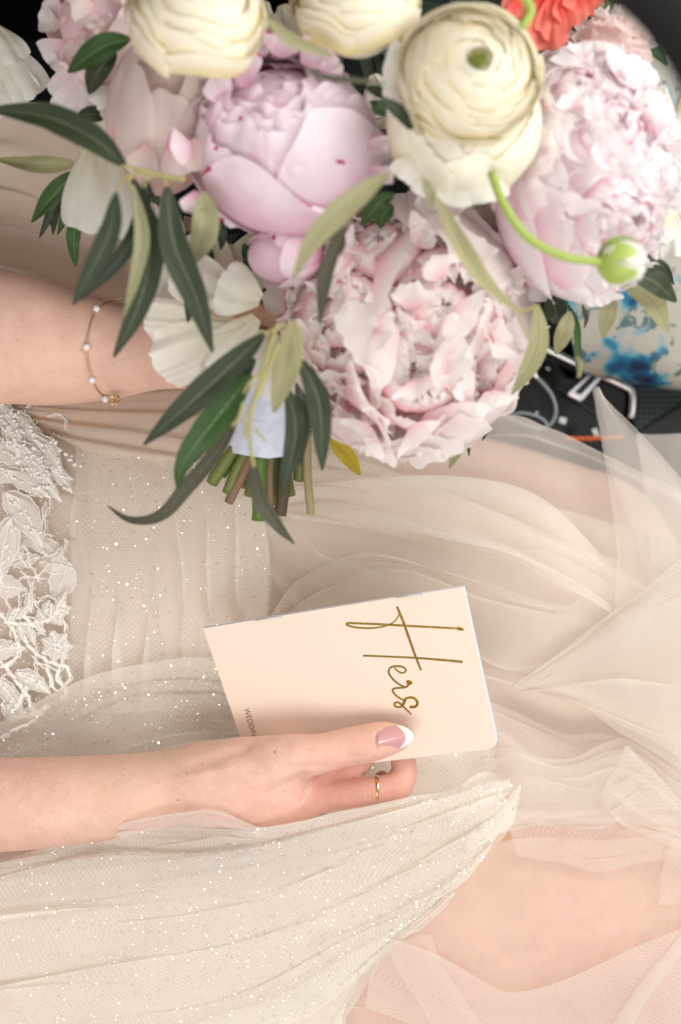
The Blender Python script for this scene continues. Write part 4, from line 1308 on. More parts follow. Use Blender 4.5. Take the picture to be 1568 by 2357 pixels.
for (x, y, dx, dy, L, w) in [(1260, 600, .3, -1, 110, 90), (1180, 560, -.2, -1, 90, 70), (1350, 640, .3, -1, 70, 50)]:
    up = Vector((dx, dy, -.3)).normalized(); side = up.cross(Vector((0, 0, 1))).normalized()
    petal(fan_petal(C, W(x, y - 20, .13), up, side, ru(L, .13), ru(w, .13), .2, .08, 4, .1), M_pinkC, fl)
for (x, y) in ((1350, 640), (1385, 630), (1330, 655), (1365, 668)):
    up = Vector((fr_.uniform(-.2, .6), -1, .1)).normalized(); side = up.cross(Vector((0, 0, 1))).normalized()
    petal(fan_petal(C, W(x, y - 20, .14), up, side, ru(62, .13), ru(30, .13), .5, .25, 6, -.2), M_pinkC, fl)

# ---- open ruffled peony, bottom
fl, C = flower('peony', 930, 755, .115, "wide open shell pink peony with frilled petals")
R = ru(292, .115); F_ = frame((.02, -.10, 1)); sc_ = (1.0, 1.0, .62)
core(fl, C, R * .66, M_pinkD, sc_)
for k in range(11):      # guard petals round the rim
    ph = 2 * math.pi * k / 11 + .15
    petal(shell_petal(C, F_, R * (.90 + .02 * (k % 3)), ph, .55, 1.72 + .12 * (k % 2), .42, .06, .035, 6, .09, .06, .05, sc_), M_pinkD, fl)
def toward(fr, dx, dy):
    d = Vector((dx, dy, 0)); return math.atan2(d.dot(fr[2]), d.dot(fr[1]))
rosette(fl, C, F_, R * .985, 4, 9, M_pinkD, 1.50, .95, .08, (1.0, 1.0, .68), .05, .08, .5, .03, 1.25, .02)
for (x, y, z_, r_, ly, n_, ax_) in [(795, 748, .137, 150, 8, 8, (-.2, .0, 1)), (1020, 705, .137, 165, 8, 8, (.1, .1, 1)), (890, 600, .131, 130, 7, 7, (-.1, .4, .9)), (945, 850, .134, 160, 8, 8, (0, -.25, .9)),
                            (1120, 815, .124, 120, 6, 7, (.45, -.2, .8))]:
    rosette(fl, W(x, y, z_), frame(ax_), ru(r_, .13), ly, n_, M_pinkD, 1.60, .10, .38, (1, 1, .66), .10, .14, .55, .03, 1.15, .14)
ruffles(fl, C, F_, R, 10, 1.25, M_pinkD, .36, .36, 1.2, .05, 35, .92, (1, 1, .68), cup=-.2, notch=.20, lmin=.7, y0=.34)
ruffles(fl, C, F_, R, 34, 1.2, M_pinkD, .18, .17, .85, .16, 77, .985, (1, 1, .69), cup=.5, notch=.30, lmin=.6, y0=.20, small=True)
for (dx, dy, al, hw, rr) in [(.15, -1, 1.18, .50, 1.03), (-.45, -1, 1.25, .45, 1.02), (.75, -.8, 1.22, .42, 1.02), (.6, .8, .92, .55, 1.05), (.95, .35, 1.0, .45, 1.03), (.25, 1, 1.1, .5, 1.04)]:
    petal(ruf_petal(C, F_, R * rr, toward(F_, dx, dy), al - .26, hw * 1.15, .85, .02, (1, 1, .71), .035, 5, .09, .02, 31, 17), M_pinkD, fl, 'petal', .48)
for (x, y, dx, dy, L, w, z_) in [(800, 950, -.2, -1, 84, 30, .116), (850, 975, 0, -1, 84, 28, .116), (890, 972, .1, -1, 70, 26, .118), (940, 968, .1, -1, 60, 30, .114), (985, 960, .2, -1, 56, 30, .114), (1035, 945, .2, -1, 56, 30, .114), (1080, 930, .4, -1, 56, 30, .114),
                            (1120, 905, .5, -1, 56, 30, .112), (1165, 860, .8, -.7, 56, 34, .112), (765, 925, -.5, -1, 66, 30, .112), (1190, 790, 1, -.2, 50, 36, .112), (705, 700, -1, .2, 105, 52, .124), (720, 600, -.5, .6, 90, 46, .124)]:
    up = Vector((dx, dy, -.1)).normalized(); side = up.cross(Vector((0, 0, 1))).normalized()
    petal(fan_petal(C, W(x, y - 24, z_), up, side, ru(L, z_), ru(w, z_), -.45, .07, 5, .15, 21, 15, notch=.16), M_pinkD, fl, 'petal', .40)

# ---- small pink bud between the two big peonies
fl, C = flower('peony_bud', 648, 590, .135, "small mauve pink bud under the mauve peony")
R = ru(80, .135); F_ = frame((-.9, -.3, .2))
core(fl, C, R * .85, M_pinkA, (1.15, .88, .9))
for k in range(6):
    petal(shell_petal(C, F_, R * (.94 + .02 * k), 2 * math.pi * k / 6, .3, 2.3 - .1 * k, .85, 0, .02, 3, .04, .0, .06, (1.18, .90, .92)), M_pinkA, fl)

# ---- pink peony, top left
fl, C = flower('peony', 232, 52, .115, "partly hidden dusky pink peony at the upper left")
R = ru(118, .115); F_ = frame((-.5, .1, .8))
core(fl, C, R * .8, M_pinkC, (1, 1.1, .9))
for k in range(7):
    petal(shell_petal(C, F_, R * (.94 + .02 * k), 2 * math.pi * k / 7, .3, 2.2, .7, .03, .04, 6, .08, .05, .05, (1, 1.2, .92)), M_blush, fl, small=True)
ruffles(fl, C, F_, R, 12, 1.1, M_pinkC, .5, .30, .8, .22, 15, .74, (1, 1.1, .9), small=True)
for (x, y, dx, dy, L, w) in [(190, 150, -.3, -1, 120, 46), (170, 200, -.1, -1, 90, 40), (160, 120, -.6, -.5, 70, 40), (150, 60, -1, .2, 60, 40), (200, 190, .2, -1, 90, 36), (280, 60, .4, -1, 90, 70)]:
    up = Vector((dx, dy, 0)).normalized(); side = up.cross(Vector((0, 0, 1))).normalized()
    petal(fan_petal(C, W(x, y - 20, .118), up, side, ru(L, .12), ru(w, .12), .25, .12, 5, 0), M_pinkC, fl, 'petal', .3)

# ---- frilled pale flower, upper right
fl, C = flower('peony', 1392, 120, .115, "frilly pale pink flower behind the coral bloom")
R = ru(118, .115); F_ = frame((.2, .1, 1))
core(fl, C, R * .7, M_blush)
ruffles(fl, C, F_, R, 34, 1.5, M_blush, .44, .20, .75, .25, 17, .62, small=True)

# ---- ranunculus
M_eye = simple('ranunculus_eye', lin(128, 138, 60), .6, 0, .3, .2, 500, .5)
def ring_petal(C, fr, R, phi, al, hw, span, tuck, scl, lip=.03, nu=23, nv=9):
    a, e1, e2 = fr; P = np.zeros((nu, nv, 3)); s0 = fr_.uniform(0, 50)
    for i in range(nu):
        u = 2 * i / (nu - 1) - 1
        dv = .16 * al * mn.noise(Vector((u * 1.5 + s0, s0, 0))) + .05 * mn.noise(Vector((u * 5 + s0, s0, 3))) * min(1, al)
        for j in range(nv):
            v = j / (nv - 1)
            t = al + dv + span * (1 - v) + .10 * u * u * v * min(1, al + .2)
            ph = phi + u * hw
            r = R * (1 + tuck * u + lip * v ** 4 + .012 * mn.noise(Vector((u * 2 + s0, v * 2, s0))))
            d = e1 * (math.cos(ph) * math.sin(t)) + e2 * (math.sin(ph) * math.sin(t)) + a * math.cos(t)
            P[i, j] = C + Vector((d.x * scl[0], d.y * scl[1], d.z * scl[2])) * r
    return P

def ranunculus(px, py, z, Ru, axis, layers, mat, label, skirt=(), eye=True, n_per=5, outer=False):
    fl, C = flower('ranunculus', px, py, z, label)
    R = ru(Ru, z); F_ = frame(axis)
    core(fl, C, R * .76, mat, (1, 1, .82))
    a = F_[0]
    for k in range(layers):
        q = k / max(1, layers - 1)
        al = 1.12 * (1 - q) ** .95 + .20            # opening angle seen from the axis
        Rk = R * (1.0 - .17 * q)
        cnt = n_per if k < layers - 3 else 3
        for m_ in range(cnt):
            ph = 2 * math.pi * m_ / cnt + k * 1.13
            petal(ring_petal(C, F_, Rk, ph, al * fr_.uniform(.94, 1.06), math.pi / cnt * 1.45, .44, .04, (1, 1, .84), .05), mat, fl, small=k > 2)
    if outer:      # broad outer petals sagging below the tight heart
        C2 = W(px - 12, py + 92, z - .016); F2 = frame((.05, .30, .95))
        for k in range(9):
            an = -math.pi * (.02 + .96 * (k % 5) / 4) + (.22 if k > 4 else 0)
            dx, dy = math.cos(an), math.sin(an); d = Vector((dx, dy, 0)); ph = math.atan2(d.dot(F2[2]), d.dot(F2[1]))
            petal(ruf_petal(C2, F2, R * (1.12 - .07 * (k > 4)), ph, .70 + (.22 if k < 5 else 0), .62, .95, .02, (1, 1.12, .72), .03, 4, .05, .04, 25, 15), mat, fl, 'petal', .30)
    for (x, y, dx, dy, L, w) in skirt:
        up = Vector((dx, dy, -.25)).normalized(); side = up.cross(Vector((0, 0, 1))).normalized()
        petal(fan_petal(C, W(x, y - 6, z - .002), up, side, ru(L, z), ru(w * 1.15, z), -.2, .06, 3, .10, 19, 13, notch=.06), M_white, fl)
    if eye:
        c = C + a * R * .64
        mb = MB()
        for k in range(14):
            an = k * 2.4; rr = R * .034 * math.sqrt(k)
            mb.add(sphere_vf(c + F_[1] * math.cos(an) * rr + F_[2] * math.sin(an) * rr + a * R * .06, R * .036, 8, 6, (1, 1, 1.5)))
        put(link('green_eye', mb.mesh('green_eye'), M_eye), fl)
    return fl
ranunculus(1078, 178, .185, 163, (.14, .12, 1), 11, M_cream, "large cream ranunculus with tight rings and green eye",
           skirt=[(1050, 400, -.15, -1, 80, 52), (1110, 400, .1, -1, 74, 46), (985, 360, -.5, -1, 84, 50), (945, 215, -1, -.1, 64, 56), (930, 160, -1, .2, 50, 50), (1010, 410, -.3, -1, 60, 40)], outer=True)
ranunculus(450, 52, .185, 156, (.2, .55, .8), 7, M_cream, "round cream ranunculus at the upper left", eye=False)
ranunculus(822, 22, .165, 146, (0, .75, .65), 8, M_cream, "cream ranunculus cut by the top edge", eye=False)

def join_inner():
    for fl_, mat_, L_ in INNER.values():
        V, F, U = [], [], []; off = 0
        for P, y0 in L_:
            nu, nv = P.shape[:2]
            idx = np.arange(nu * nv).reshape(nu, nv) + off
            F.append(np.stack([idx[:-1, :-1].ravel(), idx[1:, :-1].ravel(), idx[1:, 1:].ravel(), idx[:-1, 1:].ravel()], -1))
            V.append(P.reshape(-1, 3)); off += nu * nv
            U.append(np.stack(np.meshgrid(np.linspace(0, 1, nu), np.linspace(y0, 1, nv), indexing='ij'), -1).reshape(-1, 2))
        V = np.vstack(V); F = np.vstack(F); U = np.vstack(U)
        me = bpy.data.meshes.new('inner_petals')
        me.vertices.add(len(V)); me.vertices.foreach_set('co', V.astype(np.float32).ravel())
        me.loops.add(F.size); me.loops.foreach_set('vertex_index', F.ravel().astype(np.int32))
        me.polygons.add(len(F)); me.polygons.foreach_set('loop_start', (np.arange(len(F)) * 4).astype(np.int32))
        me.update(calc_edges=True)
        l = me.uv_layers.new(name="UVMap"); l.data.foreach_set('uv', U[F.ravel()].astype(np.float32).ravel())
        smooth(me); me.validate()
        o = link('inner_petals', me, mat_); o['kind'] = 'stuff'
        o.modifiers.new('s', 'SUBSURF').levels = 1; o.modifiers['s'].render_levels = 1
        put(o, fl_)
# ---- white and ivory petals
fl, C = flower('ivory_flower', 250, 400, .105, "ivory flower with broad petals below the blush bud")
for (x, y, dx, dy, L, w) in [(215, 330, -.05, -1, 215, 62), (270, 330, .2, -1, 230, 60), (330, 400, .3, -1, 200, 44), (240, 240, -.4, -1, 120, 40)]:
    up = Vector((dx, dy, 0)).normalized(); side = up.cross(Vector((0, 0, 1))).normalized()
    petal(fan_petal(C, W(x, y - 10, .125), up, side, ru(L, .12), ru(w, .12), -.3, .05, 3, .06, notch=.05), M_white, fl)
fl, C = flower('ivory_flower', 500, 740, .115, "open ivory flower with rippled petals over the forearm")
for (x, y, dx, dy, L, w, zz_) in [(560, 760, -1, -.35, 225, 62, .128), (540, 745, -1, .1, 215, 54, .125), (570, 700, -.9, .45, 200, 52, .130), (590, 730, -.7, -.75, 160, 50, .130), (540, 640, -.5, .4, 150, 56, .118), (600, 690, -.5, .2, 110, 56, .138), (480, 640, -.35, -.9, 110, 50, .115), (430, 560, -.1, -1, 150, 62, .110), (540, 560, .1, -1, 120, 60, .112)]:
    up = Vector((dx, dy, -.05)).normalized(); side = up.cross(Vector((0, 0, 1))).normalized()
    petal(fan_petal(C, W(x, y, zz_), up, side, ru(L, zz_), ru(w, zz_), -.15, .09, 7, .05, 21, 13, notch=.05), M_white, fl)
fl, C = flower('ivory_flower', 1570, 380, .10, "ivory flower hanging at the right edge")
for k in range(11):
    y = 250 + 28 * k + fr_.uniform(-10, 10); zz_ = .122 - .003 * (k % 3)
    up = Vector((-.2 + fr_.uniform(-.25, .35), -1, .1)).normalized(); side = up.cross(Vector((0, 0, 1))).normalized()
    petal(fan_petal(C, W(1545 + fr_.uniform(-20, 30), y - 50, zz_), up, side, ru(105, .11), ru(34, .11), -.4, .12, 5, .1), M_white, fl)
fl, C = flower('ivory_flower', 10, 150, .10, "ivory bloom at the left edge against the dark gap")
for (x, y, dx, dy, L, w) in [(-10, 90, .5, -1, 160, 60), (-20, 70, .2, -1, 180, 60), (10, 130, .4, -1, 120, 44), (-20, 160, .3, -1, 120, 50), (-10, 60, .3, -.6, 100, 40)]:
    up = Vector((dx, dy, .1)).normalized(); side = up.cross(Vector((0, 0, 1))).normalized()
    petal(fan_petal(C, W(x, y, .10), up, side, ru(L, .11), ru(w, .11), -.3, .09, 5, .1), M_white, fl)
for (x, y, dx, dy, L, w) in [(262, 200, -.7, -.4, 66, 24)]:
    up = Vector((dx, dy, .1)).normalized(); side = up.cross(Vector((0, 0, 1))).normalized()
    petal(fan_petal(C, W(x + 4, y, .128), up, side, ru(L, .12), ru(w, .12), -.3, .06, 4, .1), M_white, fl)
for (x, y, dx, dy, L, w, zz_) in [(640, 800, -.1, -1, 150, 52, .132), (610, 790, -.3, -1, 120, 46, .130), (675, 790, .1, -1, 120, 40, .128), (600, 560, -.2, -1, 100, 60, .115)]:
    up = Vector((dx, dy, -.05)).normalized(); side = up.cross(Vector((0, 0, 1))).normalized()
    petal(fan_petal(C, W(x, y - 30, zz_), up, side, ru(L, zz_), ru(w, zz_), -.3, .05, 4, .1, 17, 13, notch=.05), M_white, fl)
for (x, y, dx, dy, L, w, zz_) in [(628, 60, -.1, -1, 90, 40, .140), (650, 40, .3, -1, 84, 40, .136), (610, 30, -.4, -1, 70, 36, .132), (690, 60, .3, -1, 80, 44, .128), (860, 200, .3, -1, 100, 40, .120), (925, 330, -.3, -1, 90, 46, .135), (905, 300, -.6, -1, 80, 40, .128), (1120, 470, .3, -1, 120, 60, .110)]:
    up = Vector((dx, dy, -.05)).normalized(); side = up.cross(Vector((0, 0, 1))).normalized()
    petal(fan_petal(C, W(x, y - 30, zz_), up, side, ru(L, zz_), ru(w, zz_), -.3, .06, 5, .1, 17, 13, notch=.06), M_white, fl)
# small half hidden blush petals between the blooms
fl, C = flower('peony_bud', 366, 470, .12, "tiny closed white and pink bud among the leaves")
R = ru(34, .125); F_ = frame((0, -1, .3))
core(fl, C, R * .8, M_blush, (.8, 1.3, .8))
for k in range(4): petal(shell_petal(C, F_, R, 2 * math.pi * k / 4, .3, 2.5, .95, 0, .03, 3, .08, 0, .08, (.75, 1.5, .8), 9, 11), M_blush, fl)
# coral bloom
fl, C = flower('coral_flower', 1262, 30, .13, "coral red bloom at the top edge")
for (x, y, dx, dy, L, w) in [(1262, -30, -.05, -1, 150, 42), (1230, -30, -.3, -1, 110, 40), (1310, -30, .1, -1, 90, 40), (1290, -30, -.2, -1, 130, 36), (1340, -30, .0, -1, 60, 40), (1200, -40, -.2, -1, 80, 30)]:
    up = Vector((dx, dy, .1)).normalized(); side = up.cross(Vector((0, 0, 1))).normalized()
    petal(fan_petal(C, W(x, y, .145), up, side, ru(L, .14), ru(w, .14), .35, .08, 4, 0), M_coral, fl)

# ---- filler body: dark foliage mass behind the blooms
mb = MB()
r = random.Random(4)
for k in range(260):
    x = r.uniform(300, 1440); y = r.uniform(-40, 760)
    if (x - 860) ** 2 / 560 ** 2 + (y - 360) ** 2 / 400 ** 2 > 1: continue
    z = r.uniform(.05, .105); p = W(x, y, z)
    d = Vector((r.uniform(-1, 1), r.uniform(-1, 1), r.uniform(-.3, .6))).normalized(); s_ = d.cross(Vector((0, 0, 1))).normalized(); L = .017
    o = len(mb.V)
    mb.V += [p - d * L, p + s_ * L * .35 + Vector((0, 0, .002)), p + d * L, p - s_ * L * .35 + Vector((0, 0, .002))]
    mb.F += [(o, o + 1, o + 2, o + 3)]
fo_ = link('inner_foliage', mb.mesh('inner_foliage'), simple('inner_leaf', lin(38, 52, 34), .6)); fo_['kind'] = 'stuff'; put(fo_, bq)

# ---- leaves
def leaf(pts, w, mat, z=.15, dz=0.0, twist=0.0, fold=.25, name='leaf', wave=.03):
    C3 = catmull_len([(p[0], p[1], (p[2] if len(p) > 2 else z)) for p in pts], 26)
    n = 26; nv = 9; P = np.zeros((n, nv, 3)); s0 = fr_.uniform(0, 30)
    wc = [W(*c) for c in C3]
    for i in range(n):
        t = i / (n - 1)
        T = (wc[min(i + 1, n - 1)] - wc[max(i - 1, 0)]).normalized()
        sd = T.cross(Vector((0, 0, 1))).normalized(); nn = sd.cross(T).normalized()
        a = twist * (t - .3) + .15 * math.sin(s0 + 3 * t); sd2 = sd * math.cos(a) + nn * math.sin(a); nn2 = nn * math.cos(a) - sd * math.sin(a)
        wd = .5 * w * (math.sin(math.pi * min(1, (t * .96 + .02)) ** .85) ** .85)
        wd = max(wd, 1.3) * S * (H - .15) / H
        for j in range(nv):
            q = 2 * j / (nv - 1) - 1
            h = fold * abs(q) * wd + wave * wd * 6 * mn.noise(Vector((t * 4 + s0, q * 1.2, s0))) + dz * math.sin(math.pi * t)
            P[i, j] = wc[i] + sd2 * q * wd * (1 + .06 * mn.noise(Vector((t * 9, q + s0, 0)))) + nn2 * h
    uv = np.stack(np.meshgrid(np.linspace(0, 1, n), np.linspace(0, 1, nv), indexing='ij'), -1)[..., ::-1]
    o = link(name, grid_mesh(name, P, uv), mat)
    o.modifiers.new('s', 'SUBSURF').levels = 1; o.modifiers['s'].render_levels = 1
    return put(o, bq)
Dk, Gr, Ol, Tp = M_ldark, M_lgreen, M_lolive, M_ltaup
LV = [
 ([(290, 382), (215, 318), (110, 268), (-30, 250)], 82, Dk, .185), ([(178, 376), (90, 380), (-10, 366)], 56, Ol, .12),
 ([(180, 392), (130, 440), (72, 512)], 62, Gr, .118), ([(186, 430), (160, 480), (132, 540)], 40, Gr, .115), ([(176, 410), (130, 470), (90, 548)], 36, Dk, .108),
 ([(184, 478), (170, 540), (174, 614)], 46, Gr, .112), ([(150, 430), (128, 490), (122, 540)], 34, Dk, .106),
 ([(268, 442), (250, 540), (168, 702)], 62, Dk, .195), ([(332, 440), (300, 560), (186, 690)], 48, Dk, .18),
 ([(306, 412), (345, 560), (320, 700), (262, 822)], 80, Dk, .18), ([(306, 425), (328, 540), (312, 640), (285, 730)], 42, Ol, .190),
 ([(384, 428), (400, 560), (450, 680), (490, 810)], 84, Dk, .185), ([(470, 440), (472, 530), (436, 614)], 78, Ol, .175),
 ([(334, 410), (338, 450), (325, 500)], 34, Dk, .170), ([(425, 640), (438, 690), (432, 742)], 36, Dk, .150), ([(555, 610), (565, 630), (556, 645)], 24, Dk, .13),
 ([(608, 768), (500, 870), (330, 1024)], 82, Dk, .175), ([(588, 825), (545, 880), (492, 965)], 52, Dk, .16),
 ([(578, 862), (500, 960), (425, 1060), (408, 1124)], 86, Gr, .165), ([(560, 925), (505, 1030), (430, 1120), (370, 1186), (300, 1196), (248, 1164)], 46, Tp, .15),
 ([(676, 735), (664, 830), (630, 950)], 78, Ol, .185), ([(692, 825), (735, 930), (742, 1082)], 66, Dk, .172),
 ([(662, 890), (680, 1000), (648, 1142)], 58, Dk, .168), ([(682, 880), (700, 960), (690, 1072)], 40, Dk, .162),
 ([(580, 1055), (600, 1150), (640, 1210), (678, 1252)], 46, Tp, .155),
 ([(895, 398), (790, 480), (715, 560), (674, 645)], 66, Ol, .21), ([(792, 520), (752, 620), (736, 748)], 44, Tp, .188), ([(790, 530), (786, 570), (775, 590)], 20, Tp, .185),
 ([(908, 445), (870, 470), (830, 520)], 50, Gr, .16), ([(905, 470), (880, 500), (880, 525)], 50, Gr, .15), ([(975, 412), (990, 445), (995, 482)], 34, Ol, .20),
 ([(1006, 455), (1060, 560), (1120, 650), (1195, 720)], 50, Ol, .20), ([(1236, 700), (1240, 780), (1215, 850), (1178, 908)], 60, Ol, .15),
 ([(1268, 680), (1280, 720), (1275, 745)], 66, Dk, .13), ([(1312, 716), (1300, 760), (1280, 815)], 52, Ol, .14), ([(1300, 690), (1325, 740), (1330, 800), (1332, 868)], 22, Gr, .135),
 ([(1180, 720), (1198, 780), (1200, 850)], 34, Gr, .13), ([(1175, 725), (1180, 770), (1188, 800)], 30, Dk, .125),
 ([(1415, 680), (1396, 730), (1388, 778)], 54, Ol, .13), ([(1455, 628), (1510, 650), (1558, 694)], 72, Dk, .145), ([(1438, 655), (1500, 690), (1538, 766)], 68, Ol, .135), ([(1480, 580), (1510, 610), (1540, 640)], 36, Dk, .12),
 ([(1480, 600), (1525, 612), (1552, 655)], 30, Dk, .125), ([(1350, -30), (1420, 20), (1475, 75), (1535, 150)], 84, Gr, .12),
 ([(300, 88), (230, 110), (156, 166)], 74, Gr, .155), ([(268, 120), (225, 165), (205, 216)], 72, Dk, .148), ([(180, 262), (220, 262), (258, 262)], 48, Dk, .13),
 ([(1070, 990), (1055, 1030), (1034, 1078)], 36, Ol, .10), ([(1072, 990), (1078, 1020), (1080, 1050)], 14, Gr, .10), ([(1124, 965), (1120, 990), (1111, 1014)], 16, Gr, .10),
 ([(760, 1010), (800, 1050), (830, 1094)], 50, M_lyell, .105), ([(612, 40), (670, 90), (770, 130)], 36, Ol, .20), ([(690, 150), (740, 175), (820, 184), (890, 192)], 18, Tp, .22),
 ([(880, 225), (920, 260), (955, 305)], 40, Dk, .195), ([(840, 200), (880, 215), (930, 240)], 36, Dk, .17), ([(840, 240), (880, 250), (925, 265)], 46, Gr, .14),
 ([(365, 520), (372, 550), (362, 580)], 34, Gr, .13), ([(355, 430), (360, 460), (352, 500)], 24, Gr, .13), ([(505, 500), (512, 540), (508, 575)], 30, Dk, .13), ([(480, 560), (480, 600), (470, 650)], 34, Dk, .12),
 ([(1490, 640), (1500, 660), (1512, 700)], 24, Dk, .13), ([(1340, 700), (1350, 730), (1345, 755)], 14, Tp, .13), ([(940, 380), (900, 400), (860, 440)], 50, Dk, .14), ([(870, 300), (900, 330), (905, 380)], 60, Dk, .13), ([(560, 560), (575, 600), (560, 640)], 40, Gr, .12),
]
for pts, w, m_, z_ in LV:
    w = w * .80
    droop = [(p[0], p[1], z_ - .012 * (i / (len(pts) - 1)) ** 2) for i, p in enumerate(pts)]
    leaf(droop, w, m_, z_, 0, fr_.uniform(-.5, .5))

def twig(pts, r, mat, z=.17, name='twig'):
    C = catmull_len([(p[0], p[1], p[2] if len(p) > 2 else z) for p in pts], 24)
    if not hasattr(r, '__len__'): r = (r, r)
    n = len(C)
    return put(link(name, mesh_from(name, *tube([W(*c) for c in C], [ru(r[0] + (r[1] - r[0]) * i / (n - 1), z) for i in range(n)], 10)), mat), bq)
M_twig = simple('twig_olive', lin(168, 160, 104), .55, 0, .35, .2, 600, .3)
for pts, r_ in [([(280, 380), (330, 392), (380, 405), (425, 412)], (4, 7)), ([(268, 445), (278, 420), (300, 402), (345, 396)], (3, 5)), ([(312, 450), (300, 430), (298, 410), (320, 396)], (3, 4)),
                ([(332, 430), (336, 412), (350, 400)], (3, 4)), ([(384, 430), (380, 415), (378, 404)], (3, 4)), ([(608, 768), (640, 752), (655, 745)], (3, 5)), ([(636, 752), (612, 830), (590, 910), (570, 955)], (5, 5)),
                ([(640, 790), (605, 880), (580, 940), (575, 1010), (585, 1075)], (5, 4)), ([(598, 855), (575, 880), (560, 905)], (4, 3)), ([(560, 925), (550, 960), (535, 980)], (4, 4)), ([(585, 985), (600, 1000), (612, 1016)], (4, 3)),
                ([(680, 735), (690, 780), (694, 830)], (3, 3)), ([(1190, 715), (1215, 712), (1240, 700)], (4, 4)), ([(1185, 700), (1200, 740), (1216, 780)], (4, 3)), ([(562, 960), (566, 985), (562, 1008)], (4, 3)), ([(1332, 868), (1336, 845), (1330, 820)], (4, 2))]:
    twig(pts, r_, M_twig, .188)
twig([(1196, -20), (1222, 20), (1202, 62)], (11, 11), M_budg, .21)
# curved green stem with its closed bud
C = catmull_len([(1132, 398, .19), (1160, 470, .198), (1215, 545, .20), (1300, 590, .20), (1388, 603, .198)], 50)
twig([(1132, 398, .19), (1160, 470, .198), (1215, 545, .20), (1300, 590, .20), (1390, 603, .198)], (11, 10), M_budg, .198, 'bud_stem')
fl, C = flower('flower_bud', 1432, 600, .195, "closed green bud on a curved stem")
R = ru(54, .195); F_ = frame((1, -.05, .15))
core(fl, C, R * .9, M_white, (1, 1, .9))
for k in range(6):
    petal(shell_petal(C, F_, R * (1 + .015 * (k % 2)), 2 * math.pi * k / 6 + .2, .05, 2.35, .60, -.03, .0, 2, .02, 0, .03, (1.05, 1.08, .95), pointy=1.2), M_budg, fl, 'sepal')
for k in range(4):
    petal(shell_petal(C, F_, R * .97, 2 * math.pi * k / 4 + .9, .8, 2.75, .8, 0, .04, 4, .10, 0, .05, (1.12, 1.05, .92)), M_white, fl)

join_inner()
# ---- satin wrapped handle and cut stems
sm = NT('satin_ribbon'); so = sm.obj()
M_satin = sm.done(sm.bsdf(lin(206, 211, 226), .34, 0, .5, sm.bump(sm.noise(so, 75, 2), .7, .004), Sheen_Weight=.4))
nu, nv = 48, 40
P = np.zeros((nu, nv, 3))
for j in range(nv):
    t = j / (nv - 1)
    cx = 634 - 16 * t; cy = 868 + 177 * t; z = .108 - .012 * t
    R = (106 - 6 * t) * (1 - .04 * t)
    for i in range(nu):
        a = 2 * math.pi * i / nu
        lip = 16 * math.sin(a) * t ** 8
        wr = 1 + .012 * math.sin(3 * a + 5 * t) + (.03 * max(0, 1 - abs(t - .62) / .05)) + .012 * math.sin(9 * t + 2 * a) + .02 * max(0, t - .95) * 20 * 0
        P[i, j] = W(cx + R * wr * math.cos(a), cy - 10 * abs(math.cos(a)) * t + lip * .6, z + ru(R, z) * wr * math.sin(a) * .78)
put(link('satin_wrap', grid_mesh('satin_wrap', P, closed_u=True), M_satin), bq)
ends = [  # x0,y0 -> x1,y1, radius, material, z at top
 (560, 1000, 488, 1112, 15, M_stemg, .108), (580, 1010, 522, 1134, 13, M_stemg, .104), (600, 1010, 572, 1140, 13, M_stemg, .098),
 (590, 1020, 528, 1156, 11, M_stemb, .118), (606, 1020, 594, 1196, 17, M_stemf, .106), (636, 1020, 622, 1150, 12, M_stemf, .096),
 (625, 1030, 620, 1175, 9, M_stemb, .104), (664, 1020, 644, 1184, 15, simple('stem_dark', lin(84, 74, 52), .6, 0, .3, .3, 500, .4), .108), (690, 1010, 690, 1104, 14, M_stemg, .100),
 (706, 1000, 714, 1182, 10, M_stemo, .112), (650, 1010, 668, 1140, 11, M_stemg, .092), (600, 1000, 556, 1120, 12, M_stemb, .090), (675, 1000, 700, 1090, 10, M_stemb, .094),
 (574, 1000, 512, 1095, 9, M_stemf, .094), (640, 1010, 640, 1160, 12, M_stemg, .088), (615, 1000, 606, 1150, 13, M_stemg, .088)]
for (x0, y0, x1, y1, r_, m_, z_) in ends:
    z1 = z_ - .008
    pts = [(x0 + (x1 - x0) * t + 2 * math.sin(5 * t + x0), y0 - 60 * (1 - t) + (y1 - y0 + 0) * t if False else y0 + (y1 - y0) * t, min(z_, .104) + (z1 - z_) * t) for t in np.linspace(-.05, 1, 12)]
    o = link('stem', mesh_from('stem', *tube([W(*p) for p in pts], [ru(r_, z_) * (1 + .05 * math.sin(i * 2.1 + x0)) for i in range(12)], 12)), m_)
    put(o, bq)
# ------------------------------------------------------------------ car interior behind
M_seat = simple('seat_leather', (.003, .004, .004, 1), .6, 0, .15, .2, 700)
M_panel = simple('console_plastic', lin(17, 22, 24), .42, 0, .5, .08, 1200)
M_gloss = simple('gloss_black', (.003, .003, .004, 1), .08, 0, .5)
M_chrome = simple('satin_chrome', (.85, .86, .87, 1), .38, 1.0)
M_white = simple('symbol_white', lin(205, 210, 208), .6)
M_orange = simple('orange_stitch', lin(200, 92, 50), .6, 0, .4, .6, 900)

def poly_slab(name, pts, z, th, mat, bev=.0012):
    n = len(pts)
    V = [W(x, y, z) for x, y in pts] + [W(x, y, z) - Vector((0, 0, th)) for x, y in pts]
    F = [tuple(range(n)), tuple(range(2 * n - 1, n - 1, -1))] + [(i, n + i, n + (i + 1) % n, (i + 1) % n) for i in range(n)]
    me = mesh_from(name, V, F, False)
    import bmesh
    b = bmesh.new(); b.from_mesh(me); bmesh.ops.recalc_face_normals(b, faces=b.faces); b.to_mesh(me); b.free()
    o = link(name, me, mat)
    if bev:
        m = o.modifiers.new('b', 'BEVEL'); m.width = bev; m.segments = 3
    return o

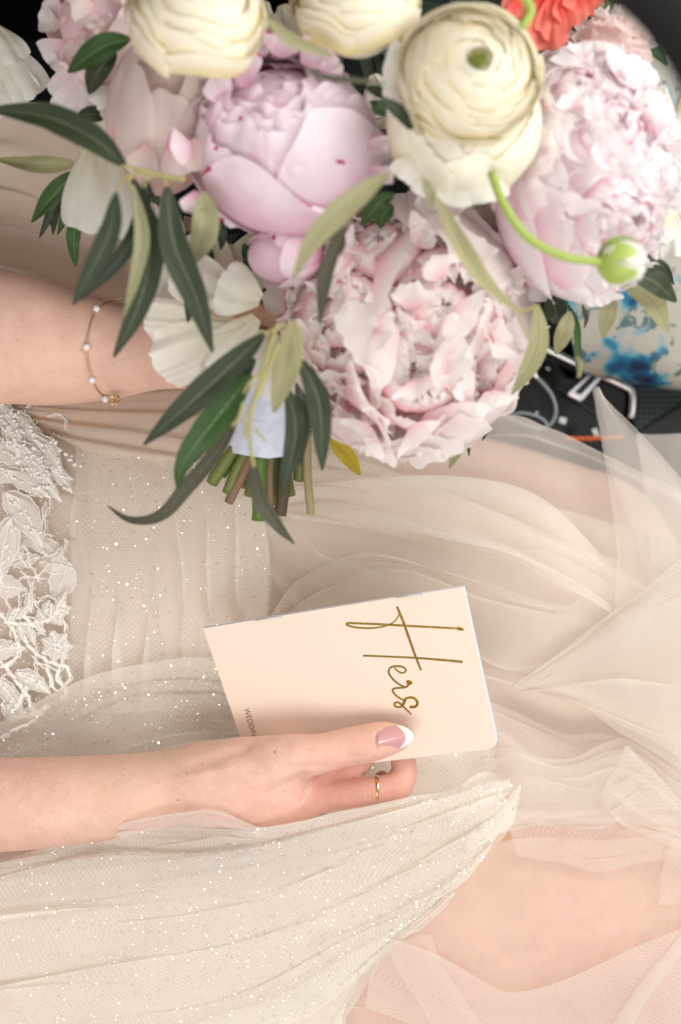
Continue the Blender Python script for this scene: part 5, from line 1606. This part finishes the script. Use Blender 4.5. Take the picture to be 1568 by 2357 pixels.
# the seat carries everything: a dark leather cushion with a rolled edge
nx, ny = 90, 120
X, Y = np.meshgrid(np.linspace(-.62, .62, nx), np.linspace(-.55, .62, ny), indexing='ij')
Z = -.205 + .012 * np.cos(X * 20) * (np.abs(Y) < .5) - .03 * np.clip(np.abs(Y) - .45, 0, 1) * 4
sd = link('seat', grid_mesh('seat', np.stack([X, Y, Z], -1)), M_seat)
sd['kind'] = 'structure'
sd['label'] = 'black leather car seat under the gown'

zc = -.075
# dark door-like panel added above the top left of the view to block light
b_ = []
for i in range(22):
    t = i / 21; b_.append((.325 + .03 * math.sin(t * 3) - .02 * t, -.21 + .60 * t))
P = np.array([[(x, y, z) for (y, z) in b_] for x in np.linspace(-.62, .02, 12)])
dp = link('shade_panel', grid_mesh('shade_panel', P), M_seat); dp['kind'] = 'structure'
md = dp.modifiers.new('s', 'SOLIDIFY'); md.thickness = .02; md.offset = 1
con = empty('centre_console', W(1360, 900, zc), "dark car centre console with chrome trimmed selector and textured side trim", "console")
P_ = lambda *a, **k: put(poly_slab(*a, **k), con)
P_('console_base', [(1040, 560), (1250, 640), (1760, 900), (1760, 1100), (1600, 1230), (1300, 1240), (1040, 1150)], zc - .010, .03, M_panel)
P_('recess', [(1225, 838), (1262, 812), (1440, 892), (1452, 905), (1452, 990), (1418, 985), (1340, 935), (1300, 905), (1222, 862)], zc - .0085, .002, M_gloss, bev=.0006)
P_('button_panel', [(1255, 775), (1330, 775), (1420, 815), (1448, 850), (1452, 882), (1438, 884), (1262, 806)], zc - .005, .006, M_gloss, bev=.001)
P_('lower_panel', [(1110, 880), (1222, 862), (1300, 908), (1345, 940), (1420, 990), (1380, 1080), (1150, 1060)], zc - .0075, .003, M_panel)
# textured side trim
tm = NT('woven_trim'); tu = tm.obj()
tv = tm.n('ShaderNodeTexVoronoi', feature='F1'); tv.inputs['Scale'].default_value = 330; tv.inputs['Randomness'].default_value = .05; tm.l(tu, tv.inputs['Vector'])
th_ = tm.math('MULTIPLY', tv.outputs['Distance'], 1.6, True)
M_trim = tm.done(tm.bsdf(tm.mix(th_, lin(70, 82, 84), lin(40, 50, 54)), .5, 0, .4, tm.bump(tv.outputs['Distance'], .8, .002)))
P_('side_trim', [(1360, 768), (1452, 800), (1560, 850), (1700, 900), (1700, 960), (1540, 1020), (1458, 1000), (1466, 905), (1452, 850), (1424, 808)], zc - .004, .01, M_trim)
P_('side_edge', [(1440, 1010), (1560, 935), (1700, 890), (1700, 990), (1560, 1030), (1500, 1070)], zc - .002, .012, M_panel)
mb = MB()
for pts, r in (([(1232, 790), (1290, 818), (1370, 856), (1440, 889), (1453, 897), (1457, 910), (1456, 940), (1452, 962)], .0017), ):
    mb.add(tube([W(x, y, zc) for x, y in catmull_len([(a, b, 0) for a, b in pts], 40)[:, :2]], .0021, 10))
put(link('chrome_trim', mb.mesh('chrome_trim'), M_chrome), con)
P_('gear_selector', [(1366, 850), (1392, 862), (1345, 918), (1338, 924), (1306, 908), (1308, 900)], zc + .009, .008, M_chrome, bev=.0025)
P_('selector_cap', [(1366, 860), (1378, 866), (1338, 908), (1324, 902)], zc + .0102, .002, M_panel, bev=.0008)
put(link('piping', MB().add(tube([W(x, 1006 + 3 * math.sin(x * .02), zc + .006) for x in range(1296, 1440, 6)], .0013, 8)).mesh('piping'), M_orange), con)
put(link('piping', MB().add(tube([W(1236 + 3 * i, 778 - 1.0 * i, zc + .004) for i in range(8)], .0016, 8)).mesh('piping'), M_orange), con)
for (x, y, w, h, a) in [(1362, 806, 22, 5, -.2), (1344, 800, 6, 5, 0), (1372, 800, 8, 4, .6), (1418, 820, 12, 4, .2), (1416, 828, 4, 12, 0), (1424, 832, 10, 4, 0), (1460, 842, 12, 5, .3), (1474, 850, 5, 14, .3), (1466, 858, 12, 5, .3), (1398, 808, 8, 8, .2),
                        (1296, 967, 16, 14, .3), (1372, 996, 12, 22, -.4), (1366, 1010, 14, 6, -.4), (1236, 950, 6, 6, .2), (1214, 872, 6, 5, .1), (1340, 870 - 30, 8, 5, .5), (1240, 838, 10, 4, .6), (1262, 848, 10, 5, .6)]:
    c, s_ = math.cos(a), math.sin(a)
    q = [(x + c * dx * w / 2 - s_ * dy * h / 2, y + s_ * dx * w / 2 + c * dy * h / 2) for dx, dy in ((-1, -1), (1, -1), (1, 1), (-1, 1))]
    P_('symbol', q, zc + .0015, .0006, M_white, bev=0)
P_('button_slot', [(1316, 985), (1326, 972), (1329, 990), (1320, 1002)], zc - .0028, .001, M_gloss, bev=0)
P_('warning_light', [(1228, 864), (1236, 862), (1238, 868), (1229, 870)], zc - .002, .001, simple('red_lens', lin(170, 12, 30), .3), bev=0)
# clear loops of cable
_m = NT('clear_cable'); M_clear = _m.done(_m.bsdf(lin(190, 205, 205), .15, 0, .6, None, Transmission_Weight=.55))
cab = MB()
cab.add(tube([W(x, y, zc + .008) for x, y in catmull_len([(1198, 845, 0), (1235, 868, 0), (1268, 905, 0), (1280, 945, 0), (1268, 975, 0), (1240, 985, 0), (1190, 970, 0), (1140, 935, 0)], 60)[:, :2]], .0011, 8))
cab.add(tube([W(x, y, zc + .010) for x, y in catmull_len([(1150, 965, 0), (1200, 950, 0), (1245, 962, 0), (1258, 980, 0), (1230, 990, 0)], 40)[:, :2]], .0009, 8))
co = link('clear_cable', cab.mesh('clear_cable'), M_clear); co['label'] = "looped clear cable lying on the console beside the pale peony"; co['category'] = "cable"

# ------------------------------------------------------------------ blue patterned cloth beyond the console
nu, nv = 70, 90
P = np.zeros((nu, nv, 3))
for i in range(nu):
    for j in range(nv):
        u = i / (nu - 1); v = j / (nv - 1)
        xl = np.interp(v, [0, .3, .55, .8, 1], [1440, 1400, 1270, 1300, 1330]); yb = 100 + v * 760
        xr = 1760
        x = xl + (xr - xl) * u
        y = yb + (55 * math.sin(u * 1.6) - 18) * v
        z = -.060 + .030 * math.sqrt(max(0, 1 - (2 * v - 1) ** 4)) * (.5 + .5 * math.sin(math.pi * min(1, u + .15))) + .004 * math.sin(6 * u + 4 * v)
        P[i, j] = W(x, y, z)
m = NT('blue_floral_print'); o_ = m.obj()
n1 = m.noise(o_, 44, 2, .5); n2 = m.noise(o_, 85, 3, .6)
vo = m.n('ShaderNodeTexVoronoi', feature='F1'); vo.inputs['Scale'].default_value = 38; m.l(m.n('ShaderNodeTexCoord').outputs['Object'], vo.inputs['Vector'])
c = m.ramp(n1, [(.0, lin(168, 164, 150)), (.49, lin(164, 160, 148)), (.55, lin(96, 150, 165)), (.58, lin(34, 118, 146)), (.64, lin(8, 78, 118)), (.72, lin(10, 44, 76))])
c2 = m.ramp(n2, [(.0, lin(255, 255, 255)), (.56, lin(255, 255, 255)), (.60, lin(120, 170, 185)), (.66, lin(48, 124, 150))])
M_blue = m.done(m.bsdf(m.mix(.85, c, c2, 'MULTIPLY'), .5, 0, .35, m.bump(m.noise(o_, 60, 3), .3, .003)))
cl = link('patterned_cushion', grid_mesh('patterned_cushion', P), M_blue)
cl['label'] = "blue and cream floral printed cushion beyond the car console"; cl['category'] = "cushion"
sol = cl.modifiers.new('s', 'SOLIDIFY'); sol.thickness = .004

# ------------------------------------------------------------------ dark trim close to the lens, top right corner
zt = .40
pts = catmull_len([(1270, -160, 0), (1422, -5, 0), (1505, 80, 0), (1578, 200, 0), (1660, 460, 0)], 60)
P = np.zeros((60, 25, 3))
for i, q in enumerate(pts[:, :2]):
    t = pts[min(i + 1, 59)][:2] - pts[max(i - 1, 0)][:2]; t = t / np.linalg.norm(t)
    nrm = np.array([t[1], -t[0]])
    for j in range(25):
        an = 2 * math.pi * j / 24
        R = 95
        c = q + nrm * R * .80
        b = c + nrm * R * math.cos(an)
        P[i, j] = W(b[0], b[1], zt + ru(R, zt) * math.sin(an) * .7)
hr = link('headrest_edge', grid_mesh('headrest_edge', P), simple('dark_upholstery', lin(20, 18, 17), .8, 0, .3, .3, 500))
hr['label'] = "out of focus dark upholstered edge in the upper right corner"; hr['category'] = "headrest"
